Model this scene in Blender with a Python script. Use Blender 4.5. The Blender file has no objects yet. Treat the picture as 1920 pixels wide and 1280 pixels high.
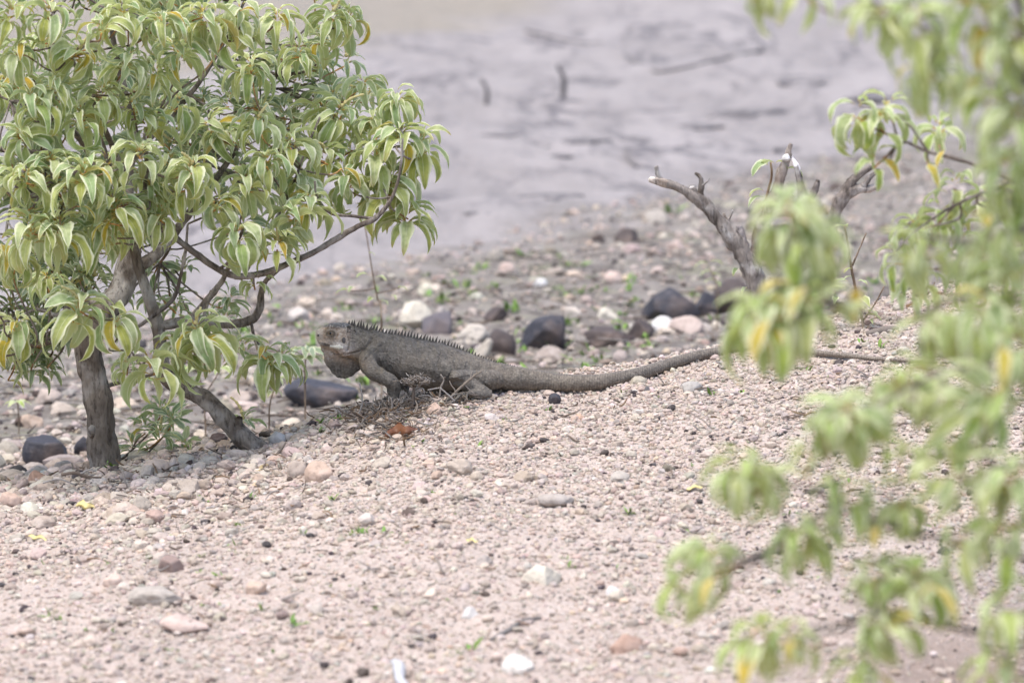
import bpy, math, random
import numpy as np
from mathutils import Vector, Matrix

# ------------------------------------------------------------------ camera, sky, sun, exposure
scene = bpy.context.scene
R = math.radians
CAM = np.array([0.0, -10.0, 1.5])
PITCH = 0.139
LENS = 200.0
cd = bpy.data.cameras.new("camera"); cam = bpy.data.objects.new("camera", cd)
scene.collection.objects.link(cam)
cam.location = CAM; cam.rotation_euler = (math.pi/2-PITCH, 0, 0)
cd.lens = LENS; cd.sensor_width = 36.0; cd.sensor_fit = 'HORIZONTAL'
cd.clip_start = 0.1; cd.clip_end = 2000
cd.dof.use_dof = True; cd.dof.focus_distance = 10.08; cd.dof.aperture_fstop = 5.4; cd.dof.aperture_blades = 9
scene.camera = cam
SUN_EL, SUN_AZ = 73.0, 228.0     # azimuth the light comes from, clockwise from +Y
world = bpy.data.worlds.new("World"); scene.world = world; world.use_nodes = True
wn = world.node_tree.nodes; wl = world.node_tree.links
bg = wn["Background"]; sky = wn.new("ShaderNodeTexSky"); sky.sky_type = 'NISHITA'
sky.sun_disc = False; sky.sun_elevation = R(SUN_EL); sky.sun_rotation = R(SUN_AZ)
sky.air_density = 1.0; sky.dust_density = 2.5; sky.ozone_density = 1.0
wl.new(sky.outputs[0], bg.inputs[0]); bg.inputs[1].default_value = 0.14
sl = bpy.data.lights.new("sun", 'SUN'); sl.energy = 1.5; sl.angle = R(40); sl.color = (1.0, 0.94, 0.85)
so = bpy.data.objects.new("sun", sl); scene.collection.objects.link(so)
_d = Vector((math.sin(R(SUN_AZ))*math.cos(R(SUN_EL)), math.cos(R(SUN_AZ))*math.cos(R(SUN_EL)), math.sin(R(SUN_EL))))
so.rotation_euler = _d.to_track_quat('Z', 'Y').to_euler(); so.location = _d*30
vs = scene.view_settings
vs.view_transform = 'Standard'; vs.look = 'None'; vs.gamma = 1.0; vs.exposure = 1.14
vs.use_curve_mapping = False
scene.render.engine = 'CYCLES'
scene.cycles.use_denoising = True
scene.cycles.max_bounces = 6; scene.cycles.diffuse_bounces = 3; scene.cycles.glossy_bounces = 2
scene.cycles.transmission_bounces = 4; scene.cycles.transparent_max_bounces = 8

rng = np.random.default_rng(7)
random.seed(7)
COL = scene.collection

# ------------------------------------------------------------------ geometry of the view
PX = 36.0/LENS/1920.0
FWD = np.array([0, math.cos(PITCH), -math.sin(PITCH)]); UPV = np.array([0, math.sin(PITCH), math.cos(PITCH)])
RGT = np.array([1.0, 0, 0])
def ray(u, v): return FWD + RGT*((u-960)*PX) + UPV*((640-v)*PX)
def at(u, v, y=0.0):
    d = ray(u, v); return CAM + d*((y-CAM[1])/d[1])
def pxsize(y): return PX*(10.0+y)/math.cos(PITCH)*1.0

# value noise
def _h(ix, iy, iz, s):
    n = (ix*374761393 + iy*668265263 + iz*2147483647 + s*1274126177) & 0xFFFFFFFF
    n = ((n ^ (n >> 13)) * 1274126177) & 0xFFFFFFFF
    n = ((n ^ (n >> 16)) * 2246822519) & 0xFFFFFFFF
    return ((n ^ (n >> 15)) & 0xFFFFFF)/float(0xFFFFFF)*2-1
def noise3(x, y, z=0.0, s=0):
    x, y, z = np.broadcast_arrays(np.asarray(x, float), np.asarray(y, float), np.asarray(z, float))
    ix = np.floor(x).astype(np.int64); iy = np.floor(y).astype(np.int64); iz = np.floor(z).astype(np.int64)
    fx, fy, fz = x-ix, y-iy, z-iz
    fx = fx*fx*(3-2*fx); fy = fy*fy*(3-2*fy); fz = fz*fz*(3-2*fz)
    def L(a, b, t): return a+(b-a)*t
    c = [[[_h(ix+i, iy+j, iz+k, s) for k in (0, 1)] for j in (0, 1)] for i in (0, 1)]
    return L(L(L(c[0][0][0], c[1][0][0], fx), L(c[0][1][0], c[1][1][0], fx), fy),
             L(L(c[0][0][1], c[1][0][1], fx), L(c[0][1][1], c[1][1][1], fx), fy), fz)
def sstep(a, b, x):
    t = np.clip((np.asarray(x, float)-a)/(b-a), 0, 1); return t*t*(3-2*t)

# ------------------------------------------------------------------ terrain
CX = np.array([-3.0, -1.2, -0.81, -0.43, -0.17, 0.095, 0.37, 0.62, 0.81, 1.3, 3.0])
CY = np.array([-0.2, -0.10, -0.05, 0.05, 0.08, 0.20, 0.35, 0.50, 0.60, 0.7, 0.8])
CZ = np.array([-0.22, -0.165, -0.135, -0.066, 0.003, 0.013, 0.042, 0.092, 0.135, 0.19, 0.22])
_fx = np.linspace(-3, 3, 601)
def _sm(v):
    w = np.interp(_fx, CX, v); k = np.exp(-0.5*(np.arange(-20, 21)/8.0)**2); k /= k.sum()
    return np.convolve(np.pad(w, 20, mode='edge'), k, 'valid')
_cy, _cz = _sm(CY), _sm(CZ)
def height(x, y, fine=True):
    x = np.asarray(x, float); y = np.asarray(y, float)
    yc = np.interp(x, _fx, _cy); zc = np.interp(x, _fx, _cz)
    t = yc-y
    zf = -0.12+0.03*np.clip(x, -3, 3)
    front = zc+(zf-zc)*sstep(0, 2.4, t)-0.012*np.clip(t-1.5, 0, 6)
    front = front-0.09*sstep(0.42, 0.95, x)*sstep(1.5, 2.3, t)
    zm = -0.25+0.02*np.clip(x, -3, 3)
    back = zc+(zm-zc)*sstep(-0.12, 0.95, -t)
    z = np.where(t > 0, front, back)
    z = z + 0.02*noise3(x*1.6, y*1.6, 0, 3)*sstep(0.5, 2.0, np.abs(t)) + 0.05*noise3(x*.35, y*.35, 0, 9)*sstep(2, 5, np.abs(t))
    far = np.clip(np.hypot(x, y)-40, 0, None)
    z = z+0.05*far
    mudw = sstep(-.3, .6, y-1.795*x-4.41)
    z = z + mudw*(.012*noise3(x*1.6, y*.7, 0, 21)+.006*noise3(x*6, y*2.5, 0, 22)+.005*noise3(x*15, y*7, 0, 23))
    if fine:
        z = z + 0.007*noise3(x*9, y*9, 0, 4)+0.0035*noise3(x*27, y*27, 0, 5)+0.0018*noise3(x*75, y*75, 0, 6)
    return z
def ground_at(u, v):
    d = ray(u, v); s = np.linspace(6.5, 45, 6000)
    P = CAM[None]+d[None]*s[:, None]
    below = P[:, 2] <= height(P[:, 0], P[:, 1], False)
    i = int(np.argmax(below)) if below.any() else len(s)-1
    return P[i]

# ------------------------------------------------------------------ mesh helpers
def link(o):
    COL.objects.link(o); return o
def mesh(name, V, F, mat, parent=None, smooth=True, uv=None, col=None, attrs=None, origin=None):
    """V (n,3); F list of faces (arrays of equal width allowed as list of arrays)."""
    V = np.asarray(V, np.float32)
    if origin is not None: V = V-np.asarray(origin, np.float32)
    if not isinstance(F, (list, tuple)): F = [F]
    F = [np.asarray(f, np.int32) for f in F if len(f)]
    me = bpy.data.meshes.new(name)
    me.vertices.add(len(V)); me.vertices.foreach_set("co", V.ravel())
    li = np.concatenate([f.ravel() for f in F]); tot = np.concatenate([np.full(len(f), f.shape[1], np.int32) for f in F])
    st = np.concatenate([[0], np.cumsum(tot)[:-1]]).astype(np.int32)
    me.loops.add(len(li)); me.loops.foreach_set("vertex_index", li)
    me.polygons.add(len(tot)); me.polygons.foreach_set("loop_start", st); me.polygons.foreach_set("loop_total", tot)
    me.polygons.foreach_set("use_smooth", np.full(len(tot), smooth, bool))
    if uv is not None:
        l = me.uv_layers.new(name="UVMap"); l.data.foreach_set("uv", np.asarray(uv, np.float32)[li].ravel())
    if col is not None:
        c = np.asarray(col, np.float32)
        if c.shape[1] == 3: c = np.concatenate([c, np.ones((len(c), 1), np.float32)], 1)
        a = me.color_attributes.new("tint", 'FLOAT_COLOR', 'POINT'); a.data.foreach_set("color", c.ravel())
    for k, val in (attrs or {}).items():
        a = me.attributes.new(k, 'FLOAT', 'POINT'); a.data.foreach_set("value", np.asarray(val, np.float32))
    me.update(); me.validate()
    if mat: me.materials.append(mat)
    o = bpy.data.objects.new(name, me); link(o)
    if parent is not None: o.parent = parent
    if origin is not None:
        o.location = origin if parent is None else tuple(np.asarray(origin)-np.array(parent.location))
    elif parent is not None:
        o.location = tuple(-np.array(parent.location))
    return o
def tag(o, label, cat, group=None):
    o["label"] = label; o["category"] = cat
    if group: o["group"] = group
    return o
def empty(name, loc, label, cat, group=None):
    o = bpy.data.objects.new(name, None); o.empty_display_size = 0.02; o.location = tuple(loc); link(o)
    return tag(o, label, cat, group)

class MB:
    def __init__(s): s.V = []; s.F = {}; s.C = []; s.U = []; s.n = 0
    def add(s, V, F, col=(1, 1, 1), uv=None):
        V = np.asarray(V, float)
        for f in (F if isinstance(F, (list, tuple)) else [F]):
            f = np.asarray(f)
            if len(f): s.F.setdefault(f.shape[1], []).append(f+s.n)
        c = np.asarray(col, float)
        s.C.append(np.broadcast_to(c, (len(V), 3)) if c.ndim == 1 else c)
        s.U.append(uv if uv is not None else np.zeros((len(V), 2)))
        s.V.append(V); s.n += len(V); return s
    def build(s, name, mat, parent=None, smooth=True, origin=None):
        if s.n == 0: return None
        return mesh(name, np.concatenate(s.V), [np.concatenate(f) for f in s.F.values()], mat, parent, smooth,
                    uv=np.concatenate(s.U), col=np.concatenate(s.C), origin=origin)

def resample(P, step):
    """Catmull-Rom through rows of P (any width)."""
    P = np.asarray(P, float)
    if len(P) < 2: return P
    A = np.vstack([2*P[0]-P[1], P, 2*P[-1]-P[-2]]); out = []
    for i in range(1, len(A)-2):
        p0, p1, p2, p3 = A[i-1], A[i], A[i+1], A[i+2]
        n = max(1, int(math.ceil(np.linalg.norm(p2[:3]-p1[:3])/step)))
        for t in np.arange(n)/n:
            out.append(0.5*((2*p1)+(-p0+p2)*t+(2*p0-5*p1+4*p2-p3)*t*t+(-p0+3*p1-3*p2+p3)*t**3))
    out.append(P[-1]); return np.array(out)
def tube(P, rad, sides=8, step=0.01, rough=0.0, seed=0, cap=True, ell=None, smoothpath=True):
    """tube along P with radii; returns V, [quads, tris], param along"""
    Q = np.column_stack([np.asarray(P, float), np.asarray(rad, float)])
    if smoothpath: Q = resample(Q, step)
    C, r = Q[:, :3], np.maximum(Q[:, 3], 1e-4)
    T = np.gradient(C, axis=0); T /= np.linalg.norm(T, axis=1)[:, None]+1e-12
    ref = np.array([0.13, 1.0, 0.21]); ref /= np.linalg.norm(ref)
    N = np.cross(T, ref); bad = np.linalg.norm(N, axis=1) < 1e-3; N[bad] = np.array([1, 0, 0])
    N /= np.linalg.norm(N, axis=1)[:, None]; B = np.cross(T, N)
    a = np.linspace(0, 2*np.pi, sides, endpoint=False)
    rr = np.repeat(r[:, None], sides, 1)
    if rough > 0:
        s = np.arange(len(C))*step
        k = 1.0/max(float(r.mean()), 1e-3)
        nz = noise3(np.cos(a)[None]*1.3+50, np.sin(a)[None]*1.3, s[:, None]*k*.5, seed)
        nz2 = noise3(np.cos(a)[None]*4+9, np.sin(a)[None]*4, s[:, None]*k*1.1, seed+1)
        nz3 = noise3(np.cos(a)[None]*7+3, np.sin(a)[None]*7, s[:, None]*k*2.2, seed+2)
        rr = rr*(1+rough*nz+rough*.7*nz2+rough*.45*nz3)
    V = C[:, None]+rr[..., None]*(np.cos(a)[None, :, None]*N[:, None]+np.sin(a)[None, :, None]*B[:, None])
    n = len(C); i = np.arange(n-1)[:, None]*sides; j = np.arange(sides)[None]
    q = np.stack([i+j, i+(j+1) % sides, i+sides+(j+1) % sides, i+sides+j], -1).reshape(-1, 4)
    V = V.reshape(-1, 3); tr = np.zeros((0, 3), int); par = np.repeat(np.arange(n)/(n-1.0), sides)
    if cap:
        V = np.vstack([V, C[0]-T[0]*r[0]*.3, C[-1]+T[-1]*r[-1]*.5]); par = np.append(par, [0, 1])
        jj = np.arange(sides); b = len(V)-2; t0 = (n-1)*sides
        tr = np.vstack([np.stack([np.full(sides, b), (jj+1) % sides, jj], -1), np.stack([np.full(sides, b+1), t0+jj, t0+(jj+1) % sides], -1)])
    return V, [q, tr], par

# icospheres
def _ico():
    p = (1+5**.5)/2
    v = np.array([(-1, p, 0), (1, p, 0), (-1, -p, 0), (1, -p, 0), (0, -1, p), (0, 1, p), (0, -1, -p), (0, 1, -p), (p, 0, -1), (p, 0, 1), (-p, 0, -1), (-p, 0, 1)], float)
    f = np.array([(0, 11, 5), (0, 5, 1), (0, 1, 7), (0, 7, 10), (0, 10, 11), (1, 5, 9), (5, 11, 4), (11, 10, 2), (10, 7, 6), (7, 1, 8), (3, 9, 4), (3, 4, 2), (3, 2, 6), (3, 6, 8), (3, 8, 9), (4, 9, 5), (2, 4, 11), (6, 2, 10), (8, 6, 7), (9, 8, 1)])
    return v/np.linalg.norm(v, axis=1)[:, None], f
def icosphere(n):
    v, f = _ico()
    for _ in range(n):
        v = list(map(tuple, v)); cache = {}; nf = []
        def mid(a, b):
            k = (min(a, b), max(a, b))
            if k not in cache:
                m = (np.array(v[a])+np.array(v[b])); m /= np.linalg.norm(m); v.append(tuple(m)); cache[k] = len(v)-1
            return cache[k]
        for a, b, c in f:
            x, y, z = mid(a, b), mid(b, c), mid(c, a); nf += [(a, x, z), (b, y, x), (c, z, y), (x, y, z)]
        v = np.array(v); f = np.array(nf)
    return v, f
ICO = {k: icosphere(k) for k in (0, 1, 2, 3, 4)}
def rock_shape(level, seed, cuts=9, amp=.10, soft=22.0):
    r = np.random.default_rng(seed); d, f = ICO[level]
    n = r.normal(size=(cuts, 3)); n /= np.linalg.norm(n, axis=1)[:, None]
    off = r.uniform(.62, 1.0, cuts)
    dots = d@n.T
    off = off*r.uniform(.85, 1.0, cuts) if soft > 40 else off
    rad = np.where(dots > .05, off[None]/np.maximum(dots, .05), 50)
    rad = np.concatenate([rad, np.full((len(d), 1), 1.12)], 1)
    rad = -np.log(np.exp(-soft*rad).sum(1))/soft
    rad = rad*(1+amp*noise3(d[:, 0]*1.7+seed, d[:, 1]*1.7, d[:, 2]*1.7, seed)+amp*.55*noise3(d[:, 0]*4.5, d[:, 1]*4.5+seed, d[:, 2]*4.5, seed+1))
    if level >= 3:
        rad = rad*(1+amp*.28*noise3(d[:, 0]*11, d[:, 1]*11+seed, d[:, 2]*11, seed+2))
    return d*rad[:, None], f

# ------------------------------------------------------------------ materials
def mat_new(name):
    m = bpy.data.materials.new(name); m.use_nodes = True; nt = m.node_tree
    return m, nt, nt.nodes, nt.links, nt.nodes["Principled BSDF"]
def N(nt, typ, **kw):
    n = nt.nodes.new(typ)
    for k, v in kw.items(): setattr(n, k, v)
    return n
def mix(nt, a, b, fac, blend='MIX'):
    n = nt.nodes.new("ShaderNodeMix"); n.data_type = 'RGBA'; n.blend_type = blend
    for idx, val in ((0, fac), (6, a), (7, b)):
        if isinstance(val, (int, float)): n.inputs[idx].default_value = val
        elif isinstance(val, tuple): n.inputs[idx].default_value = (*val[:3], 1)
        else: nt.links.new(val, n.inputs[idx])
    return n.outputs[2]
def math_(nt, op, a, b=0.0, c=0.0, clamp=False):
    n = nt.nodes.new("ShaderNodeMath"); n.operation = op; n.use_clamp = clamp
    for i, v in enumerate((a, b, c)):
        if isinstance(v, (int, float)): n.inputs[i].default_value = v
        else: nt.links.new(v, n.inputs[i])
    return n.outputs[0]
def ramp(nt, fac, stops):
    n = nt.nodes.new("ShaderNodeValToRGB"); e = n.color_ramp.elements
    while len(e) < len(stops): e.new(0.5)
    for el, (p, c) in zip(e, stops):
        el.position = p; el.color = (*c, 1) if isinstance(c, tuple) else (c, c, c, 1)
    nt.links.new(fac, n.inputs[0]); return n.outputs[0]
def tex_noise(nt, vec, scale, detail=4, rough=.55, dist=0.0):
    n = nt.nodes.new("ShaderNodeTexNoise"); n.inputs["Scale"].default_value = scale; n.inputs["Detail"].default_value = detail
    n.inputs["Roughness"].default_value = rough; n.inputs["Distortion"].default_value = dist
    nt.links.new(vec, n.inputs["Vector"]); return n.outputs[0]
def tex_vor(nt, vec, scale, feature='F1', out=0):
    n = nt.nodes.new("ShaderNodeTexVoronoi"); n.feature = feature; n.inputs["Scale"].default_value = scale
    nt.links.new(vec, n.inputs["Vector"]); return n.outputs[out]
def mapping(nt, vec, scale=(1, 1, 1), rot=(0, 0, 0)):
    n = nt.nodes.new("ShaderNodeMapping"); n.inputs["Scale"].default_value = scale; n.inputs["Rotation"].default_value = rot
    nt.links.new(vec, n.inputs["Vector"]); return n.outputs[0]
def bump(nt, hgt, strength, dist, bsdf, prev=None):
    n = nt.nodes.new("ShaderNodeBump"); n.inputs["Strength"].default_value = strength; n.inputs["Distance"].default_value = dist
    nt.links.new(hgt, n.inputs["Height"])
    if prev is not None: nt.links.new(prev, n.inputs["Normal"])
    if bsdf is not None: nt.links.new(n.outputs[0], bsdf.inputs["Normal"])
    return n.outputs[0]
def attr(nt, name, out=0):
    n = nt.nodes.new("ShaderNodeAttribute"); n.attribute_name = name; return n.outputs[out]
def objco(nt): return nt.nodes.new("ShaderNodeTexCoord").outputs["Object"]

def make_ground_mat():
    m, nt, ns, ls, b = mat_new("ground_gravel_and_mud")
    b.inputs["Roughness"].default_value = .95; b.inputs["Specular IOR Level"].default_value = .15
    P = objco(nt); sp = N(nt, "ShaderNodeSeparateXYZ"); ls.new(P, sp.inputs[0]); x, y = sp.outputs[0], sp.outputs[1]
    n1 = tex_noise(nt, P, 2.2, 6, .6); n2 = tex_noise(nt, P, 14, 6, .65); n3 = tex_noise(nt, P, 120, 4, .6)
    # gravelly soil: pinkish grains, paler and greyer spots
    cell = tex_vor(nt, P, 230, 'F1', 1)
    sep = N(nt, "ShaderNodeSeparateColor"); ls.new(cell, sep.inputs[0])
    grain = ramp(nt, sep.outputs[0], [(0, (.30, .235, .20)), (.25, (.46, .36, .305)), (.6, (.56, .455, .395)), (.85, (.60, .53, .49)), (1, (.20, .18, .175))])
    dust = mix(nt, (.39, .315, .265), (.515, .435, .375), ramp(nt, n2, [(.35, 0.0), (.65, 1.0)]))
    soil = mix(nt, dust, grain, .55)
    soil = mix(nt, soil, (.30, .25, .215), ramp(nt, n1, [(.52, 0.0), (.70, .45)]))
    # hollow behind the rise: greyer litter
    lit = mix(nt, (.17, .15, .132), (.30, .268, .24), ramp(nt, n2, [(.38, 0.0), (.62, 1.0)]))
    lit = mix(nt, lit, (.15, .17, .075), ramp(nt, tex_noise(nt, P, 7, 5, .7), [(.52, 0.0), (.68, .6)]))
    lit = mix(nt, lit, (.085, .07, .06), ramp(nt, tex_noise(nt, mapping(nt, P, (1, .6, 1)), 5, 6, .72), [(.54, 0.0), (.66, .75)]))
    back = math_(nt, 'SUBTRACT', y, math_(nt, 'MULTIPLY', x, .35)); back = math_(nt, 'ADD', back, math_(nt, 'MULTIPLY', n1, .8))
    soil = mix(nt, soil, lit, ramp(nt, math_(nt, 'MULTIPLY', back, .25, 0), [(.20, 0.0), (.42, 1.0)]))
    # pale dried mud flat
    q = math_(nt, 'SUBTRACT', y, math_(nt, 'MULTIPLY_ADD', x, 1.795, 4.41))
    q = math_(nt, 'ADD', q, math_(nt, 'MULTIPLY', math_(nt, 'SUBTRACT', n2, .5), 1.2)); q = math_(nt, 'ADD', q, math_(nt, 'MULTIPLY', math_(nt, 'SUBTRACT', n1, .5), 1.6))
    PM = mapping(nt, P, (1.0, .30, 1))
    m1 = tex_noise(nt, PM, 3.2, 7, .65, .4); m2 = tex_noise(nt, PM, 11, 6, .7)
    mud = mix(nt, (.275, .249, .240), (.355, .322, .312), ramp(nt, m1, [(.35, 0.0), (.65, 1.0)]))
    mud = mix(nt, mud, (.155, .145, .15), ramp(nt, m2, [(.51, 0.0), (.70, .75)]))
    vein = math_(nt, 'ABSOLUTE', math_(nt, 'SUBTRACT', tex_noise(nt, PM, 1.5, 5, .6, .7), .5))
    mud = mix(nt, mud, (.13, .12, .125), math_(nt, 'MULTIPLY', ramp(nt, vein, [(0, 1.0), (.03, 0.0)]), ramp(nt, m1, [(.40, 0.0), (.55, .9)])))
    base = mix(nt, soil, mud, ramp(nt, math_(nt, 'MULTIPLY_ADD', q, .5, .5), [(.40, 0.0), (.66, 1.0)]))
    # brown earth bank beyond the mud
    q2 = math_(nt, 'SUBTRACT', y, math_(nt, 'MULTIPLY_ADD', x, 2.77, 11.7)); q2 = math_(nt, 'ADD', q2, math_(nt, 'MULTIPLY', math_(nt, 'SUBTRACT', n1, .5), 2.5))
    bank = mix(nt, (.25, .22, .18), (.32, .285, .245), n2)
    base = mix(nt, base, bank, ramp(nt, math_(nt, 'MULTIPLY_ADD', q2, .4, .5), [(.3, 0.0), (.8, 1.0)]))
    # darker brown patch on the ground towards the near right
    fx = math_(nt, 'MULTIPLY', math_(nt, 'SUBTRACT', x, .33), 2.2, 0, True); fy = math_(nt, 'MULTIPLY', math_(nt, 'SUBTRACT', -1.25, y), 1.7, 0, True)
    ground_patch = math_(nt, 'MULTIPLY', fx, fy); ground_patch = math_(nt, 'MULTIPLY', ground_patch, math_(nt, 'MULTIPLY_ADD', n2, 1.4, .3), 0, True)
    base = mix(nt, base, (.19, .135, .105), ground_patch)
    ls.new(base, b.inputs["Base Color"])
    hgt = math_(nt, 'ADD', n3, math_(nt, 'MULTIPLY', tex_vor(nt, P, 230), -.8))
    bump(nt, hgt, .8, .004, b)
    return m

def make_stone_mat(name, sc=1.0):
    m, nt, ns, ls, b = mat_new(name)
    b.inputs["Roughness"].default_value = .9; b.inputs["Specular IOR Level"].default_value = .2
    P = objco(nt); c = attr(nt, "tint")
    n = tex_noise(nt, P, 90*sc, 6, .65); n2 = tex_noise(nt, P, 28*sc, 4, .6)
    c2 = mix(nt, c, mix(nt, c, (.75, .7, .66), .55), ramp(nt, n2, [(.5, 0.0), (.7, .25)]))
    c3 = mix(nt, c2, mix(nt, c2, (.10, .08, .07), .6), ramp(nt, n, [(.30, .7), (.5, 0.0)]))
    ls.new(c3, b.inputs["Base Color"])
    bump(nt, n, .55, .004/sc, b)
    return m
def make_dark_rock():
    m, nt, ns, ls, b = mat_new("dark_basalt")
    b.inputs["Roughness"].default_value = .72; b.inputs["Specular IOR Level"].default_value = .35
    P = objco(nt); c = attr(nt, "tint")
    n = tex_noise(nt, P, 45, 7, .7); n2 = tex_noise(nt, P, 9, 5, .6)
    k = mix(nt, c, mix(nt, c, (.30, .21, .16), .5), ramp(nt, n2, [(.5, 0.0), (.68, .7)]))
    k = mix(nt, k, mix(nt, k, (.34, .31, .31), .4), ramp(nt, n, [(.55, 0.0), (.72, .6)]))
    ls.new(k, b.inputs["Base Color"]); bump(nt, n, .6, .006, b); return m
def make_bark(name, c0, c1, c2, stretch=.25):
    m, nt, ns, ls, b = mat_new(name)
    b.inputs["Roughness"].default_value = .92; b.inputs["Specular IOR Level"].default_value = .15
    P = objco(nt); t = attr(nt, "tint"); PS = mapping(nt, P, (1, 1, stretch))
    n = tex_noise(nt, PS, 120, 6, .7, .3); n2 = tex_noise(nt, PS, 42, 5, .65, .5); n3 = tex_noise(nt, P, 18, 4)
    c = mix(nt, c0, c1, ramp(nt, n2, [(.35, 0.0), (.62, 1.0)]))
    c = mix(nt, c, c2, ramp(nt, n3, [(.50, 0.0), (.66, .8)]))
    c = mix(nt, c, mix(nt, c, (.02, .015, .012), .75), ramp(nt, n, [(.33, 1.0), (.50, 0.0)]))
    c = mix(nt, c, t, 1.0, 'MULTIPLY')
    ls.new(c, b.inputs["Base Color"])
    bump(nt, math_(nt, 'ADD', math_(nt, 'MULTIPLY', n2, 1.4), n), .9, .006, b)
    return m
def make_leaf(name):
    m, nt, ns, ls, b = mat_new(name)
    b.inputs["Roughness"].default_value = .72; b.inputs["Specular IOR Level"].default_value = .25
    try:
        b.inputs["Sheen Weight"].default_value = .12
    except Exception: pass
    uvn = N(nt, "ShaderNodeUVMap"); uvn.uv_map = "UVMap"; sp = N(nt, "ShaderNodeSeparateXYZ"); ls.new(uvn.outputs[0], sp.inputs[0])
    U, Vv = sp.outputs[0], sp.outputs[1]
    t = attr(nt, "tint"); P = objco(nt)
    a = math_(nt, 'ABSOLUTE', math_(nt, 'MULTIPLY_ADD', U, 2.0, -1.0))
    n = tex_noise(nt, P, 70, 3)
    pale = mix(nt, t, (.82, .82, .60), .88)
    c = mix(nt, t, mix(nt, t, (.10, .17, .045), .6), ramp(nt, n, [(.40, 0.0), (.66, .75)]))
    c = mix(nt, c, pale, ramp(nt, a, [(.56, 0.0), (.82, 1.0)]))
    c = mix(nt, c, pale, ramp(nt, a, [(.0, .55), (.07, 0.0)]))
    # paler, yellower felt below
    geo = N(nt, "ShaderNodeNewGeometry")
    under = mix(nt, mix(nt, t, (.52, .55, .32), .45), pale, ramp(nt, a, [(.0, .8), (.12, 0.0), (.6, 0.0), (.85, .5)]))
    c = mix(nt, c, under, geo.outputs["Backfacing"])
    tip = math_(nt, 'MULTIPLY', ramp(nt, Vv, [(.70, 0.0), (1.0, 1.0)]), ramp(nt, tex_noise(nt, P, 23, 2), [(.50, 0.0), (.66, 1.0)]))
    c = mix(nt, c, (.50, .37, .12), tip)
    c = mix(nt, (.50, .27, .075), c, ramp(nt, Vv, [(.05, 0.0), (.14, 1.0)]))
    ls.new(c, b.inputs["Base Color"])
    tr = N(nt, "ShaderNodeBsdfTranslucent"); ls.new(mix(nt, c, (.55, .62, .10), .35), tr.inputs[0])
    mx = N(nt, "ShaderNodeMixShader"); mx.inputs[0].default_value = .43
    ls.new(b.outputs[0], mx.inputs[1]); ls.new(tr.outputs[0], mx.inputs[2])
    ls.new(mx.outputs[0], ns["Material Output"].inputs[0])
    vein = math_(nt, 'SINE', math_(nt, 'MULTIPLY_ADD', Vv, 62.0, math_(nt, 'MULTIPLY', a, -9.0)))
    bump(nt, vein, .25, .0006, b)
    return m
def make_plain(name, col, rough=.8, spec=.2, var=.25, sc=60, usetint=False):
    m, nt, ns, ls, b = mat_new(name)
    b.inputs["Roughness"].default_value = rough; b.inputs["Specular IOR Level"].default_value = spec
    P = objco(nt); n = tex_noise(nt, P, sc, 4)
    base = attr(nt, "tint") if usetint else col
    dk = mix(nt, base, (0, 0, 0), var) if usetint else tuple(c*(1-var) for c in col)
    lt = base if usetint else tuple(min(1, c*(1+var)) for c in col)
    ls.new(mix(nt, dk, lt, n), b.inputs["Base Color"]); bump(nt, n, .4, .002, b)
    return m
def make_skin():
    m, nt, ns, ls, b = mat_new("iguana_skin")
    b.inputs["Roughness"].default_value = .62; b.inputs["Specular IOR Level"].default_value = .35
    P = objco(nt); t = attr(nt, "tint"); ring = attr(nt, "ring", 2); amt = attr(nt, "ring_amount", 2)
    v = tex_vor(nt, P, 290); n = tex_noise(nt, P, 60, 5, .6); n2 = tex_noise(nt, P, 330, 2)
    c = mix(nt, mix(nt, t, (0, 0, 0), .2), mix(nt, t, (.5, .45, .38), .12), ramp(nt, n, [(.3, 0.0), (.7, 1.0)]))
    c = mix(nt, c, mix(nt, t, (.55, .50, .42), .55), ramp(nt, n2, [(.63, 0.0), (.74, .7)]))
    vc = N(nt, 'ShaderNodeSeparateColor'); ls.new(tex_vor(nt, P, 290, 'F1', 1), vc.inputs[0])
    c = mix(nt, mix(nt, c, (.03, .025, .02), .30), mix(nt, c, (.60, .52, .42), .12), vc.outputs[0])
    wv = math_(nt, 'SINE', ring)
    c = mix(nt, c, mix(nt, c, (.015, .012, .01), .6), math_(nt, 'MULTIPLY', amt, ramp(nt, wv, [(0, .9), (.35, 0.0)])))
    ls.new(c, b.inputs["Base Color"])
    b1 = bump(nt, math_(nt, 'ADD', v, math_(nt, 'MULTIPLY', n, 1.6)), .6, .0016, None)
    bump(nt, math_(nt, 'MULTIPLY', wv, amt), .5, .0012, b, b1)
    return m

M_GROUND = make_ground_mat()
M_GRAVEL = make_stone_mat("gravel_stone", 1.6); M_STONE = make_stone_mat("stone", 1.0); M_BASALT = make_dark_rock()
M_BARK = make_bark("shrub_bark", (.115, .09, .072), (.27, .225, .185), (.48, .44, .40))
M_DEAD = make_bark("dead_wood", (.16, .135, .118), (.36, .315, .28), (.56, .53, .50), .18)
M_LEAF = make_leaf("felted_leaf")
M_FLOWER = make_plain("pale_flower_spike", (.58, .50, .24), .9, .1, .3, 500)
M_TWIG = make_plain("dry_twig", (.3, .25, .2), .9, .1, .45, 220, True)
M_GREEN = make_plain("green_sprout", (.16, .27, .07), .7, .3, .3, 90, True)
M_BROWNLEAF = make_plain("dry_brown_leaf", (.13, .047, .018), .55, .4, .45, 120)
M_YELLOW = make_plain("fallen_yellow_leaf", (.66, .55, .24), .7, .3, .15, 80)
M_SKIN = make_skin()
M_EYE = make_plain("iguana_eye", (.30, .22, .15), .12, .6, .2, 300)
M_PUPIL = make_plain("pupil_black", (.006, .006, .006), .1, .6, .1, 10)
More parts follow.
